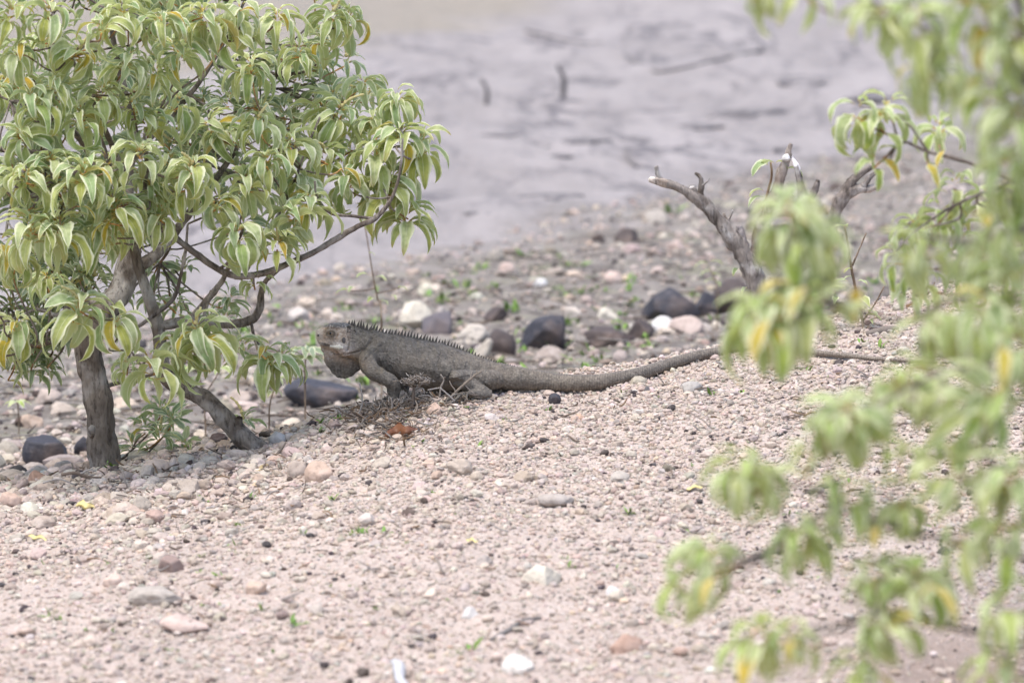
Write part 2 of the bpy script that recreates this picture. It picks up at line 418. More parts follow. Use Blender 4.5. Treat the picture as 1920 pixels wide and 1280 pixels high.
M_SPINE = make_plain("crest_spine", (.10, .088, .075), .65, .25, .35, 300)
M_SCALE = make_plain("pale_jowl_scale", (.86, .79, .65), .5, .4, .15, 300)
M_CLAW = make_plain("claw_horn", (.05, .04, .035), .4, .5, .2, 200)
M_DRUM = make_plain("ear_drum", (.12, .105, .10), .6, .3, .3, 500)

# ------------------------------------------------------------------ ground sheet
def build_ground():
    fx = np.arange(-1.7, 1.7001, .009); a = 1.7+np.cumsum(.012*1.16**np.arange(60)); a = a[a < 170]
    xs = np.concatenate([-a[::-1], fx, a])
    fy = np.arange(-3.4, 1.6, .009); mid = np.arange(1.6, 14, .05); b = 14+np.cumsum(.06*1.17**np.arange(60)); b = b[b < 190]
    c = -3.4-np.cumsum(.012*1.16**np.arange(60)); c = c[c > -130]
    ys = np.concatenate([c[::-1], fy, mid, b])
    X, Y = np.meshgrid(xs, ys); Z = height(X, Y)
    V = np.stack([X, Y, Z], -1).reshape(-1, 3); nx, ny = len(xs), len(ys)
    i = np.arange(ny-1)[:, None]*nx; j = np.arange(nx-1)[None]
    q = np.stack([i+j, i+j+1, i+nx+j+1, i+nx+j], -1).reshape(-1, 4)
    o = mesh("ground", V, q, M_GROUND); o["kind"] = "structure"; o["label"] = "pinkish gravel rise with pale dried mud flat beyond"
build_ground()

# ------------------------------------------------------------------ loose gravel (uncountable)
PAL = np.array([(.525, .452, .39), (.56, .50, .445), (.62, .575, .53), (.47, .402, .348), (.53, .418, .33), (.43, .398, .362), (.37, .345, .32), (.26, .21, .18), (.075, .065, .068), (.10, .078, .07)])
PW = np.array([.31, .22, .07, .17, .06, .075, .05, .03, .026, .016])
def rand_rot(n, r):
    q = r.normal(size=(n, 4)); q /= np.linalg.norm(q, axis=1)[:, None]; w, x, y, z = q.T
    return np.stack([np.stack([1-2*(y*y+z*z), 2*(x*y-z*w), 2*(x*z+y*w)], -1), np.stack([2*(x*y+z*w), 1-2*(x*x+z*z), 2*(y*z-x*w)], -1), np.stack([2*(x*z-y*w), 2*(y*z+x*w), 1-2*(x*x+y*y)], -1)], 1)
def scatter(r, x, y, size, level, palw, sink=.25, flat=.75):
    n = len(x); shapes = np.stack([rock_shape(level, 500+k, 8, .12)[0] for k in range(24)]); F = ICO[level][1]
    S = shapes[r.integers(0, 24, n)]*(size[:, None, None]*.5)*r.uniform(.7, 1.2, (n, 1, 3))
    Rm = rand_rot(n, r); V = np.einsum('nij,nkj->nki', Rm, S); V[..., 2] *= flat
    z = height(x, y)+size*.5*flat*(1-2*sink)*.8
    V += np.stack([x, y, z], -1)[:, None]
    bare = (np.maximum(sstep(.42, .62, x)*sstep(-1.35, -1.75, y), .62*sstep(.0, .45, noise3(x*1.7, y*1.1, 0, 88)+.25*noise3(x*6, y*4, 0, 89))*sstep(-.05, -.5, y)*(size < .02)) > r.random(n)*1.25+.02); V[bare, :, 2] -= .05
    ci = r.choice(len(PAL), n, p=palw/palw.sum()); c = (PAL[ci]*.72+.28*np.array([[.52, .455, .40]])*(PAL[ci].mean(1, keepdims=True) > .15)+.28*PAL[ci]*(PAL[ci].mean(1, keepdims=True) <= .15))*r.uniform(.72, 1.2, (n, 1))*(1+r.normal(0, .03, (n, 3)))
    nv = shapes.shape[1]
    Fa = (F[None]+(np.arange(n)*nv)[:, None, None]).reshape(-1, 3)
    return V.reshape(-1, 3), Fa, np.repeat(np.clip(c*np.array([[.96, .91, .875]]), .02, .9), nv, 0)
def build_gravel():
    r = np.random.default_rng(11); mb = MB()
    def pts(n, y0, y1, pw=1.0, marg=.35):
        y = y0+(y1-y0)*r.random(n)**pw; half = (10.0+y)*.0925+marg
        return r.uniform(-1, 1, n)*half, y
    def coarse(x, y):   # larger lumps along the left crest, finer to the right
        return 1+1.0*sstep(-.05, -.7, x)*sstep(-1.3, -.1, y)
    x, y = pts(95000, -2.9, 1.2); s = np.exp(r.normal(math.log(.0056), .38, len(x)))*coarse(x, y)**.6
    mb.add(*scatter(r, x, y, np.clip(s, .003, .02), 0, PW))
    x, y = pts(45000, -1.1, .8); s = np.exp(r.normal(math.log(.0062), .35, len(x)))*coarse(x, y)**.6
    mb.add(*scatter(r, x, y, np.clip(s, .003, .02), 0, PW))
    x, y = pts(7500, -2.8, 1.2); s = np.exp(r.normal(math.log(.0118), .30, len(x)))*coarse(x, y)**.8
    mb.add(*scatter(r, x, y, np.clip(s, .008, .035), 1, PW))
    x, y = pts(1300, -2.7, 1.0); s = np.exp(r.normal(math.log(.021), .28, len(x)))*coarse(x, y)**.6
    keep = (r.random(len(x)) < .14+.86*sstep(.0, -.6, x)*sstep(-1.2, -.1, y)) & ~((np.abs(x+.1) < .35) & (np.abs(y) < .16))
    mb.add(*scatter(r, x[keep], y[keep], np.clip(s[keep], .014, .045), 2, PW*np.array([1, 1, 1, 1, 1, 1, 1, 1, .2, .2])))
    # hollow behind the rise: coarser mixed stones
    w2 = PW*np.array([.35, .4, .25, .8, .7, 2.6, 4.0, 4.5, 4.0, 4.0])
    x, y = pts(15000, .9, 6.2, 1.2, .5); k = (y < 3.9+1.795*(x+.4)); x, y = x[k], y[k]
    s = np.exp(r.normal(math.log(.0115), .42, len(x))); mb.add(*scatter(r, x, y, np.clip(s, .006, .04), 0, w2, .3))
    x, y = pts(900, .8, 5.6, 1.5, .5); k = (y < 3.5+1.795*(x+.4)); x, y = x[k], y[k]
    s = np.exp(r.normal(math.log(.027), .38, len(x)))*(1+.5*sstep(2.2, 1.0, y)); mb.add(*scatter(r, x, y, np.clip(s, .014, .07), 1, w2*np.array([1.3, 1.3, 1.3, 1, 1, 1, 1, 1, 1, 1]), .36))
    o = mb.build("gravel", M_GRAVEL, None, False); o["kind"] = "stuff"; o["label"] = "loose pinkish gravel and small stones covering the ground"
build_gravel()

# ------------------------------------------------------------------ single rocks
PINK, CREAM, WHITE, TAN, GREY, BROWN, ORANGE = (.56, .43, .37), (.62, .56, .46), (.72, .69, .66), (.50, .38, .30), (.40, .37, .34), (.25, .18, .14), (.50, .37, .29)
DARK, DARKB = (.050, .049, .060), (.080, .062, .058)
def rock(u, v, w, h, col, label, group, seed, tilt=0.0, dark=False, sink=.22, deep=.85):
    g = ground_at(u, v+h*.40); s = pxsize(g[1]); W, H = w*s, h*s/.99
    V, F = rock_shape(4 if w > 60 else 3, seed, 7, .05 if dark else .07, 90.0 if dark else 60.0)
    ext = V.max(0)-V.min(0); V = (V-(V.max(0)+V.min(0))/2)/ext
    V = V*np.array([W, W*deep, H*(1.45 if dark else 1.25)])
    ca, sa = math.cos(tilt), math.sin(tilt)
    if tilt: V = np.column_stack([V[:, 0]*ca+V[:, 2]*sa, V[:, 1], -V[:, 0]*sa+V[:, 2]*ca])
    c = np.array([g[0], g[1]+W*.2, height(g[0], g[1]+W*.2, False)+H*((.34 if dark else .40)-sink*.6)])
    r = np.random.default_rng(seed)
    if group == GF: c[2] -= H*.16
    tint = np.tile(np.array(col), (len(V), 1))
    o = mesh("rock", V, F, M_BASALT if dark else M_STONE, None, True, col=tint)
    o.location = c
    return tag(o, label, "rock", group)
GD, GP, GF = "dark rocks behind the gravel rise", "pale stones behind the gravel rise", "larger stones lying on the near gravel"
ROCKS = [
 (1022, 628, 112, 58, DARK, "slanting dark grey rock behind the iguana's tail base, pointed at its top", GD, 21, -.62, True),
 (1258, 573, 112, 62, DARK, "broad smooth dark boulder with rounded top, left of the dead stump", GD, 22, -.12, True),
 (1378, 562, 92, 70, DARKB, "brown-faced dark boulder tucked against the base of the dead stump", GD, 23, .1, True),
 (1325, 572, 50, 46, DARK, "small dark rock wedged between the two big boulders by the stump", GD, 24, 0, True),
 (1200, 620, 52, 40, DARKB, "small brown-black rock just left of the white and pink stones", GD, 25, .2, True),
 (1135, 634, 80, 34, DARKB, "low flat brown-black rock between the slanting rock and the white stone", GD, 26, 0, True),
 (938, 646, 60, 46, DARKB, "dark brown rock right behind the iguana's rump crest", GD, 27, .3, True),
 (820, 606, 60, 42, (.14, .125, .135), "bluish grey rock just right of the cream block above the iguana's back", GD, 28, .1, True),
 (602, 738, 140, 54, DARK, "long low blackish rock below the iguana's dewlap", GD, 29, -.1, True),
 (85, 850, 92, 56, DARK, "blackish rock on the ground left of the thick trunk", GD, 30, .08, True),
 (158, 842, 40, 46, DARK, "blackish rock half hidden behind the thick trunk", GD, 31, 0, True),
 (1175, 443, 46, 28, DARKB, "small brown-black stone alone near the mud edge", GD, 32, 0, True),
 (930, 590, 46, 26, DARKB, "thin dark brown stone behind the middle of the iguana's back", GD, 37, 0, True),
 (505, 715, 60, 44, (.10, .09, .095), "dark grey rock among stones behind the leaning trunk's hanging leaves", GD, 38, .2, True),
 (780, 592, 64, 54, CREAM, "cream squarish block behind the iguana's shoulders", GP, 41, .15, False),
 (1240, 611, 38, 36, WHITE, "small white stone in front of the smooth dark boulder", GP, 42, .1, False),
 (1287, 612, 66, 36, (.50, .40, .35), "rounded pink stone beside the small white one", GP, 43, 0, False),
 (882, 628, 70, 36, (.55, .49, .42), "pale cracked stone behind the iguana's mid back", GP, 44, -.3, False),
 (905, 655, 30, 46, (.50, .44, .37), "thin upright beige stone behind the iguana's hips", GP, 45, .5, False),
 (950, 504, 30, 22, PINK, "small pink stone far up the littered slope", GP, 46, 0, False),
 (1013, 532, 26, 20, WHITE, "small white stone on the littered slope above the slanting dark rock", GP, 47, 0, False),
 (1150, 522, 36, 24, PINK, "pinkish stone on the slope above the smooth dark boulder", GP, 48, 0, False),
 (1075, 590, 34, 26, (.6, .52, .45), "beige stone between the slanting rock and the smooth boulder", GP, 49, .1, False),
 (1140, 592, 40, 28, CREAM, "cream stone behind the low flat brown-black rock", GP, 50, .1, False),
 (90, 745, 52, 30, (.44, .36, .31), "pinkish beige stone in the shade left of the thick trunk", GP, 51, 0, False),
 (60, 792, 44, 30, TAN, "tan stone behind the blackish rock at the thick trunk", GP, 52, 0, False),
 (450, 745, 44, 28, (.44, .36, .31), "pinkish stone showing behind the leaning trunk", GP, 53, 0, False),
 (1268, 462, 34, 24, PINK, "pale pink stone near the mud edge left of the dead branches", GP, 54, 0, False),
 (690, 640, 40, 30, (.5, .45, .42), "greyish stone behind the iguana's nape", GP, 55, 0, False),
 (560, 590, 40, 30, (.58, .52, .47), "pale stone in front of the iguana's snout, far behind it", GP, 56, 0, False),
 (1015, 1078, 78, 50, CREAM, "cream stone with a chalky white top in the near gravel", GF, 61, -.2, False),
 (320, 1058, 48, 42, (.30, .22, .19), "round brown stone in the near gravel", GF, 62, 0, False),
 (290, 1116, 104, 34, (.42, .37, .32), "flat grey-brown slab lying below the round brown stone", GF, 63, -.08, False),
 (345, 1166, 92, 36, PINK, "large pale pink stone below the grey-brown slab", GF, 64, -.05, False),
 (1175, 1206, 66, 48, (.46, .31, .24), "reddish tan stone left of the near leaves", GF, 65, 0, False),
 (970, 1246, 66, 48, (.66, .61, .55), "whitish stone at the near edge of the gravel", GF, 66, -.3, False),
 (1300, 728, 44, 32, GREY, "mottled grey stone lying just below the iguana's tail", GF, 67, 0, False),
 (598, 880, 56, 38, ORANGE, "orange-tan stone beside the foot of the leaning trunk", GF, 68, .15, False),
 (560, 876, 44, 36, (.40, .33, .28), "brownish lump next to the orange-tan stone", GF, 69, 0, False),
 (815, 765, 32, 30, (.58, .42, .33), "pink crusty lump under the iguana's belly", GF, 70, 0, False),
 (1040, 745, 24, 18, DARK, "small black stone below the iguana's tail base", GF, 71, 0, True),
 (1213, 733, 24, 20, (.12, .11, .11), "charcoal stone below the middle of the tail", GF, 72, 0, True),
 (655, 745, 30, 22, (.55, .45, .38), "beige stone on the crest below the dewlap", GF, 73, 0, False),
 (520, 818, 36, 30, (.52, .49, .47), "pale grey stone beside the cut stub on the leaning trunk", GF, 74, 0, False),
 (20, 935, 44, 34, (.58, .42, .34), "pink lump beyond the fallen yellow leaf", GF, 75, 0, False),
 (70, 893, 40, 30, (.36, .23, .17), "rusty brown stone in front of the blackish rock by the trunk", GF, 76, 0, False),
 (210, 1085, 36, 24, (.6, .46, .38), "pink stone left of the round brown stone", GF, 77, 0, False),
 (1042, 935, 70, 22, (.40, .35, .31), "flat grey chip half sunk in the middle of the near gravel", GF, 78, 0, False),
 (1090, 785, 28, 24, (.60, .40, .29), "orange-pink pebble below the two dark pebbles of the tail", GF, 79, 0, False),
 (480, 1100, 40, 28, (.56, .42, .33), "tan pebble right of the grey-brown slab", GF, 80, 0, False),
 (1150, 1110, 30, 24, (.75, .72, .70), "small bright white stone right of the cream stone", GF, 81, 0, False),
 (885, 1150, 40, 30, (.66, .62, .58), "off-white stone below the cream stone", GF, 82, 0, False),
]
for a in ROCKS: rock(*a)

# ------------------------------------------------------------------ leaves
def leaves(r, base, az, el0, L, W, bend, col, fold=.45, wav=.12, roll=None, M=9):
    """many leaves at once; base (K,3), az (K,), ...; returns V, F, uv, col"""
    K = len(base); hdir = np.stack([np.cos(az), np.sin(az), np.zeros(K)], -1); up = np.array([0, 0, 1.0])
    ts = np.linspace(0, 1, M+1); P = np.zeros((K, M+1, 3)); T = np.zeros((K, M+1, 3)); p = base.copy()
    swirl = r.normal(0, .25, K)
    for i, t in enumerate(ts):
        e = el0-bend*t**.85; az2 = az+swirl*t
        hd = np.stack([np.cos(az2), np.sin(az2), np.zeros(K)], -1)
        tan = np.cos(e)[:, None]*hd+np.sin(e)[:, None]*up; T[:, i] = tan; P[:, i] = p
        p = p+tan*(L/M)[:, None]
    side = np.cross(T, np.broadcast_to(up, T.shape)); side0 = np.stack([np.sin(az), -np.cos(az), np.zeros(K)], -1)
    side = np.broadcast_to(side0[:, None], T.shape)
    roll = r.normal(0, .35, K) if roll is None else roll
    nrm = np.cross(side, T); nrm /= np.linalg.norm(nrm, axis=-1, keepdims=True)+1e-9
    tw = roll[:, None]*(0.3+.9*ts[None]); ct, st = np.cos(tw)[..., None], np.sin(tw)[..., None]
    S2 = side*ct+nrm*st; N2 = nrm*ct-side*st
    prof = np.where(ts < .10, .05, np.sin(np.pi*np.clip((ts-.08)/.92, 0, 1)**.70)**.9); prof[-1] = .02; prof[0] = .05
    xs = np.array([-1, -.55, 0, .55, 1.0])
    wv = 1+wav*np.sin(ts[None, :, None]*r.uniform(9, 16, (K, 1, 1))+r.uniform(0, 6, (K, 1, 1)))*np.abs(xs)[None, None]
    w = (W[:, None]*.5*prof[None])[..., None]
    fo = np.broadcast_to(np.asarray(fold, float), (K,))[:, None, None]
    lift = np.abs(xs)[None, None]*fo-(np.abs(xs)**3)[None, None]*fo*.35+wav*1.3*np.sin(ts[None, :, None]*13+r.uniform(0, 6, (K, 1, 1))+xs[None, None]*2)*(xs**2)[None, None]
    V = P[:, :, None]+S2[:, :, None]*(w*xs*np.sqrt(np.clip(1-(fo*.6)**2, .3, 1))*wv)[..., None]+N2[:, :, None]*(w*lift)[..., None]
    nv = (M+1)*5
    i = np.arange(M)[:, None]*5; j = np.arange(4)[None]
    q = np.stack([i+j, i+j+1, i+5+j+1, i+5+j], -1).reshape(-1, 4)
    F = (q[None]+(np.arange(K)*nv)[:, None, None]).reshape(-1, 4)
    uv = np.stack(np.broadcast_arrays((xs*.5+.5)[None, None], ts[None, :, None]*np.ones((K, 1, 1))), -1).reshape(-1, 2)
    return V.reshape(-1, 3), F, uv, np.repeat(col, nv, 0)
G_FRONT = np.array([(.46, .55, .29), (.54, .60, .32), (.36, .48, .23), (.56, .61, .31), (.48, .52, .19)])
G_SILVER = np.array([(.28, .38, .27), (.35, .44, .33), (.23, .33, .22), (.38, .46, .34)])
G_NEAR = np.array([(.47, .57, .25), (.54, .61, .30), (.46, .55, .27), (.57, .63, .34), (.40, .53, .14)])
YEL = np.array([(.62, .40, .045), (.66, .47, .07), (.55, .42, .06)])
def rosette(r, p, n, L, pal, droop=1.0, yellow=.02, narrow=1.0, upright=.3, facing=None):
    K = n; tier = np.sort(r.random(K))        # 0 inner, 1 outer
    az = np.arange(K)*2.39996+r.uniform(0, 6.28)+r.normal(0, .25, K)
    el0 = 1.15-1.0*tier+r.normal(0, .18, K)
    el0 = el0*upright+(1-upright)*(.75-.65*tier)
    bend = (1.9+1.15*tier+r.normal(0, .42, K))*droop
    Ls = L*1.05*(.55+.5*np.sqrt(tier))*r.uniform(.72, 1.18, K)
    Ws = Ls*.30*narrow*r.uniform(.85, 1.18, K)
    col = pal[r.integers(0, len(pal), K)]*r.uniform(.85, 1.15, (K, 1))
    y = (r.random(K) < yellow); col[y] = YEL[r.integers(0, 3, int(y.sum()))]
    old = tier > .75; col[old] = col[old]*np.array([1.0, .96, .72])
    base = p[None]+np.stack([np.cos(az)*.004, np.sin(az)*.004, .012-.038*tier*(L/.07)], -1)
    V, F, uv, cc = leaves(r, base, az, el0, Ls, Ws, bend*r.uniform(.78, 1.12), np.clip(col, .01, .9), fold=r.uniform(.35, .95, K), wav=.17)
    tilt = Matrix.Rotation(r.normal(0, .32), 3, Vector((math.cos(az[0]*3), math.sin(az[0]*3), 0)))
    return (V-p)@np.array(tilt).T+p, F, uv, cc

# ------------------------------------------------------------------ shrubs grown from drawn limbs to leaf clusters
class Plant:
    def __init__(s, root, bark, sides=14):
        s.root = root; s.bark = bark; s.limbs = []; s.nodes = []; s.nl = []; s.nr = []; s.sides = sides
    def limb(s, P, rad, name="branch", tint=(1, 1, 1), rough=.16, seed=0, step=.008, tip=None):
        mb = MB(); V, F, par = tube(P, rad, s.sides if max(rad) > .008 else 8, step, rough, seed)
        c = np.tile(np.array(tint, float), (len(V), 1))
        if tip is not None: c[par > .93] = tip
        mb.add(V, F, c); i = len(s.limbs); s.limbs.append((name, mb))
        Q = resample(np.column_stack([P, rad]), .03)
        for q in Q: s.nodes.append(q[:3]); s.nl.append(i); s.nr.append(q[3])
        return i
    def twig(s, p, r, ok=None, end_tint=(2.6, 1.55, .62), rmin=.0014, rmax=.0042, updown=.4):
        A = np.array(s.nodes); d = A-p; dist = np.linalg.norm(d, axis=1)
        cost = dist+updown*np.clip(d[:, 2], 0, None)+.15*(np.array(s.nr) < .002)
        j = int(np.argmin(cost)); a = A[j]; L = dist[j]; li = s.nl[j]
        if L < .006: return li
        out = (p-a); m1 = a+out*.35+np.array([0, 0, -.06*L])+r.normal(0, .06*L, 3); m2 = a+out*.72+np.array([0, 0, -.07*L])+r.normal(0, .05*L, 3)
        r0 = min(rmax, max(s.nr[j]*.75, rmin+.0006), rmin+.012*L+.0006)
        Pp = [a, m1, m2, p]; rd = [r0, r0*.8+rmin*.2, r0*.35+rmin*.65, rmin]
        V, F, par = tube(Pp, rd, 6, .012, .12, int(r.integers(1e6)))
        t = np.clip((par-.55)/.4, 0, 1)[:, None]
        s.limbs[li][1].add(V, F, (1-t)*np.array([[1, 1, 1]])+t*np.array([end_tint]))
        Q = resample(np.column_stack([Pp, rd]), .03)
        for q in Q[1:]: s.nodes.append(q[:3]); s.nl.append(li); s.nr.append(q[3])
        return li
    def finish(s):
        for name, mb in s.limbs: mb.build(name, s.bark, s.root)

def limb_px(pts, y, k=1.0):
    """pts (u, v, width px[, dy]) -> world points, radii"""
    P = []; rad = []
    for q in pts:
        yy = y+(q[3] if len(q) > 3 else 0); P.append(at(q[0], q[1], yy)); rad.append(q[2]*.5*k*pxsize(yy))
    return np.array(P), np.array(rad)

def spike(r, p, L=.05):
    d = np.array([r.normal(0, .5), r.normal(0, .5), 1.0]); d /= np.linalg.norm(d); n = 12; t = np.linspace(0, 1, n)
    bendv = np.array([r.normal(0, .3), r.normal(0, .3), -.25])
    P = p+d*L*t[:, None]+bendv*L*(t**2)[:, None]
    rad = .0034*(1-.55*t)*(1+.28*np.sin(np.arange(n)*2.6)); V, F, _ = tube(P, rad, 7, .003, .35, int(r.integers(1e6)))
    return V, F

def left_shrubs():
    r = np.random.default_rng(5)
    b1 = at(198, 872, -.10); b1[2] = height(b1[0], b1[1], False)
    b2 = at(500, 862, -.16); b2[2] = height(b2[0], b2[1], False)
    A = Plant(empty("leafy_shrub", b1, "grey-green leafy shrub on a thick upright trunk with a knot, at left", "shrub", "leafy shrubs beside the iguana"), M_BARK, 22)
    B = Plant(empty("leafy_shrub", b2, "leafy shrub on a leaning trunk with a cut stub, its longest bough above the iguana", "shrub", "leafy shrubs beside the iguana"), M_BARK, 18)
    y1, y2 = -.06, -.14
    A.limb(*limb_px([(204, 905, 78), (198, 868, 72), (190, 800, 62), (180, 730, 60), (166, 670, 60), (170, 625, 58), (198, 585, 56, .03), (226, 545, 56, .06), (238, 505, 55, .08), (244, 465, 46, .1), (240, 420, 36, .1), (236, 380, 30, .1), (240, 320, 28, .1), (250, 260, 22, .08), (235, 180, 16, .05), (215, 90, 12, .0), (205, 20, 8, -.05)], y1, 0.84), name="trunk", rough=.13, seed=3)
    A.limb(*limb_px([(243, 505, 34, .08), (275, 490, 30, .1), (305, 465, 26, .14), (335, 425, 22, .2), (380, 370, 18, .25), (430, 300, 14, .3), (480, 220, 10, .33), (520, 140, 7, .35)], y1, 0.72), seed=4)
    A.limb(*limb_px([(226, 400, 22, .1), (190, 330, 18, .02), (150, 262, 16, -.06), (110, 225, 14, -.12), (70, 205, 10, -.15), (20, 190, 8, -.2)], y1, 0.72), seed=5)
    A.limb(*limb_px([(236, 395, 22, .1), (170, 345, 20, .12), (110, 300, 18, .12), (60, 285, 14, .1), (0, 280, 12, .05), (-70, 250, 10, 0)], y1, 0.72), seed=6)
    A.limb(*limb_px([(70, 290, 14, .1), (40, 330, 12, .12), (20, 390, 9, .15), (10, 440, 6, .15)], y1, 0.72), seed=7)
    A.limb(*limb_px([(205, 585, 24, .03), (150, 560, 16, .05), (110, 590, 12, .08), (70, 580, 8, .1), (20, 600, 6, .1)], y1, 0.72), seed=8)
    A.limb(*limb_px([(240, 300, 18, .1), (310, 230, 15, .15), (370, 160, 12, .18), (420, 80, 9, .2), (460, 0, 7, .2)], y1, 0.72), seed=9)
    A.limb(*limb_px([(238, 340, 18, .1), (200, 250, 14, -.08), (160, 160, 11, -.16), (120, 80, 8, -.2), (90, 0, 6, -.2)], y1, 0.72), seed=10)
    A.limb(*limb_px([(172, 818, 14, -.035), (172, 806, 17, -.05), (173, 800, 12, -.056)], y1, 0.84), seed=11, name="knot", step=.003)
    # leaning trunk and its boughs
    B.limb(*limb_px([(560, 900, 44, -.03), (510, 864, 50, 0), (468, 832, 48), (430, 795, 42), (390, 752, 38), (350, 730, 36), (318, 712, 36), (303, 675, 32), (300, 635, 30), (292, 595, 28), (278, 555, 26), (264, 515, 24), (252, 470, 22), (238, 420, 18), (222, 365, 15), (205, 310, 13), (185, 250, 10)], y2, 0.84), name="trunk", rough=.15, seed=12)
    B.limb(*limb_px([(444, 812, 20, .0), (446, 798, 20, -.005), (449, 782, 15, -.008)], y2, 0.84), seed=13, name="cut_stub", step=.004, tip=(.35, .3, .28))
    B.limb(*limb_px([(302, 612, 26), (340, 603, 26, .01), (380, 602, 25, .02), (430, 607, 24, .03), (470, 600, 23, .03), (487, 580, 20, .03), (490, 550, 16, .02), (500, 525, 12, 0), (530, 500, 9, -.02)], y2, 0.72), seed=14, rough=.2)
    B.limb(*limb_px([(352, 606, 20, .01), (375, 580, 20, .02), (400, 548, 17, .02), (420, 520, 14, .01), (440, 470, 10, 0), (455, 430, 8, -.03)], y2, 0.72), seed=15)
    B.limb(*limb_px([(215, 340, 13), (262, 385, 15, -.05), (310, 430, 16, -.08), (360, 470, 17, -.1), (410, 505, 18, -.1), (450, 518, 18, -.09), (500, 510, 17, -.07), (545, 492, 17, -.05), (585, 475, 16, -.03), (630, 448, 16, -.01), (670, 425, 15, 0), (705, 408, 14, .01), (735, 370, 9, .02), (750, 320, 7, .02), (755, 260, 5, .02)], y2, 0.72), seed=16, rough=.14)
    B.limb(*limb_px([(248, 620, 9, -.04), (290, 590, 11, -.05), (325, 560, 11, -.05), (338, 520, 9, -.05), (348, 470, 8, -.06), (352, 420, 6, -.07)], y2, 0.72), seed=17, tint=(1.2, 1.2, 1.25))
    B.limb(*limb_px([(700, 410, 9, .01), (660, 405, 8, 0), (620, 400, 7, -.01), (595, 370, 6, -.02), (590, 340, 5, -.03)], y2, 0.72), seed=18)
    B.limb(*limb_px([(250, 425, 15), (270, 360, 12, -.1), (275, 300, 10, -.16), (270, 250, 7, -.2)], y2, 0.72), seed=19)
    B.limb(*limb_px([(455, 520, 11, -.09), (500, 440, 8, -.03), (540, 370, 7, .02), (570, 290, 6, .06), (600, 220, 5, .1)], y2, 0.72), seed=20)
    B.limb(*limb_px([(396, 545, 9, .02), (370, 640, 7, -.04), (365, 690, 5, -.06)], y2, 0.72), seed=21)
    # clusters: (u, v, y, leaf length px, droop, kind)
    FR = [(745, 182, .02, 68), (752, 245, .0, 78), (790, 268, .03, 80), (705, 285, .0, 74), (640, 205, .05, 76), (680, 150, .15, 64), (600, 205, .1, 66), (545, 265, -.08, 72), (485, 225, -.12, 76), (500, 300, -.15, 70),
          (360, 312, -.28, 82), (262, 285, -.30, 86), (155, 318, -.35, 86), (215, 380, -.32, 80), (648, 335, -.02, 72), (722, 345, 0, 84), (765, 398, .02, 84), (735, 320, .05, 86), (580, 378, -.12, 78), (545, 400, -.15, 74),
          (445, 428, -.22, 84), (345, 345, -.25, 74), (275, 230, -.2, 76), (60, 425, -.35, 86), (110, 420, -.35, 90), (150, 570, -.35, 104), (212, 588, -.33, 80), (368, 612, -.25, 100), (282, 676, -.28, 92), (500, 662, -.1, 82), (528, 672, -.06, 62), (330, 640, -.2, 70), (238, 690, -.2, 50),
          (478, 530, -.15, 46), (40, 250, -.3, 80), (60, 180, -.3, 74), (150, 215, -.28, 74), (240, 110, -.25, 78), (150, 95, -.25, 78), (30, 90, -.3, 74), (330, 90, -.2, 76), (420, 65, -.15, 74), (520, 30, -.1, 72), (560, 95, .05, 60), (625, 25, .05, 66), (655, 30, .1, 62),
          (380, 20, -.2, 76), (230, 20, -.25, 78), (90, 20, -.3, 76), (470, 120, -.05, 68), (335, 190, -.12, 72), (395, 235, -.02, 66), (95, 300, -.32, 74), (20, 340, -.3, 70), (460, 340, -.16, 72), (405, 380, -.18, 70), (300, 400, -.24, 72),
          (660, 270, .08, 64), (608, 290, .0, 64), (560, 330, -.05, 66), (520, 455, -.16, 70), (430, 250, 0, 64), (700, 225, .06, 62),
          (0, 450, -.25, 70), (190, 50, -.3, 70), (300, 35, -.25, 70), (450, 15, -.15, 70), (20, 20, -.3, 70), (600, 70, .1, 58), (185, 425, -.3, 74), (235, 385, -.26, 72), (285, 350, -.22, 72), (120, 365, -.32, 72), (320, 300, -.2, 66), (200, 300, -.3, 70), (50, 330, -.35, 70), (250, 190, -.2, 66), (190, 170, -.25, 66), (100, 160, -.28, 66), (290, 140, -.2, 66), (30, 480, -.2, 66), (90, 520, -.1, 60), (188, 450, -.2, 66), (278, 420, -.15, 64), (215, 425, -.1, 60)]
    SV = [(300, 810, .0, 50), (250, 840, .02, 46), (345, 835, -.02, 44), (455, 790, -.05, 44), (420, 600, .15, 46), (330, 560, .2, 46), (180, 520, .1, 56), (60, 520, .1, 58), (20, 580, .12, 56), (75, 640, .1, 48), (15, 655, .1, 54), (95, 555, .12, 52),
          (160, 470, .15, 58), (110, 490, .15, 56), (15, 500, .1, 56), (345, 245, .2, 60), (470, 180, .25, 52), (420, 170, .25, 56), (560, 200, .3, 46), (595, 110, .3, 50), (690, 180, .25, 50), (560, 150, .3, 50), (650, 110, .3, 46), (430, 560, .2, 42), (345, 500, .25, 44), (220, 545, .2, 46), (320, 270, .15, 58), (215, 260, .18, 56), (380, 180, .2, 54),
          (90, 690, .12, 40), (300, 770, .06, 46)]
    SV += [(330, 575, .1, 50), (345, 655, .1, 52), (412, 655, .08, 52), (272, 800, .05, 46), (322, 785, .05, 46), (60, 690, .1, 50), (15, 700, .12, 52), (450, 640, .06, 44), (395, 600, .15, 48), (285, 555, .2, 46), (290, 500, .2, 48)]
    SV += [(r.uniform(-20, 190), r.uniform(440, 660), r.uniform(.05, .35), r.uniform(46, 60)) for _ in range(22)]
    crA, crB = MB(), MB()
    def owner(p): 
        dA = np.linalg.norm(np.array(A.nodes)-p, axis=1).min(); dB = np.linalg.norm(np.array(B.nodes)-p, axis=1).min()
        return A if dA < dB*1.0 else B
    items = []
    for (u, v, yy, Lp) in FR: items.append((at(u, v, yy-.05), Lp*pxsize(yy), 'F'))
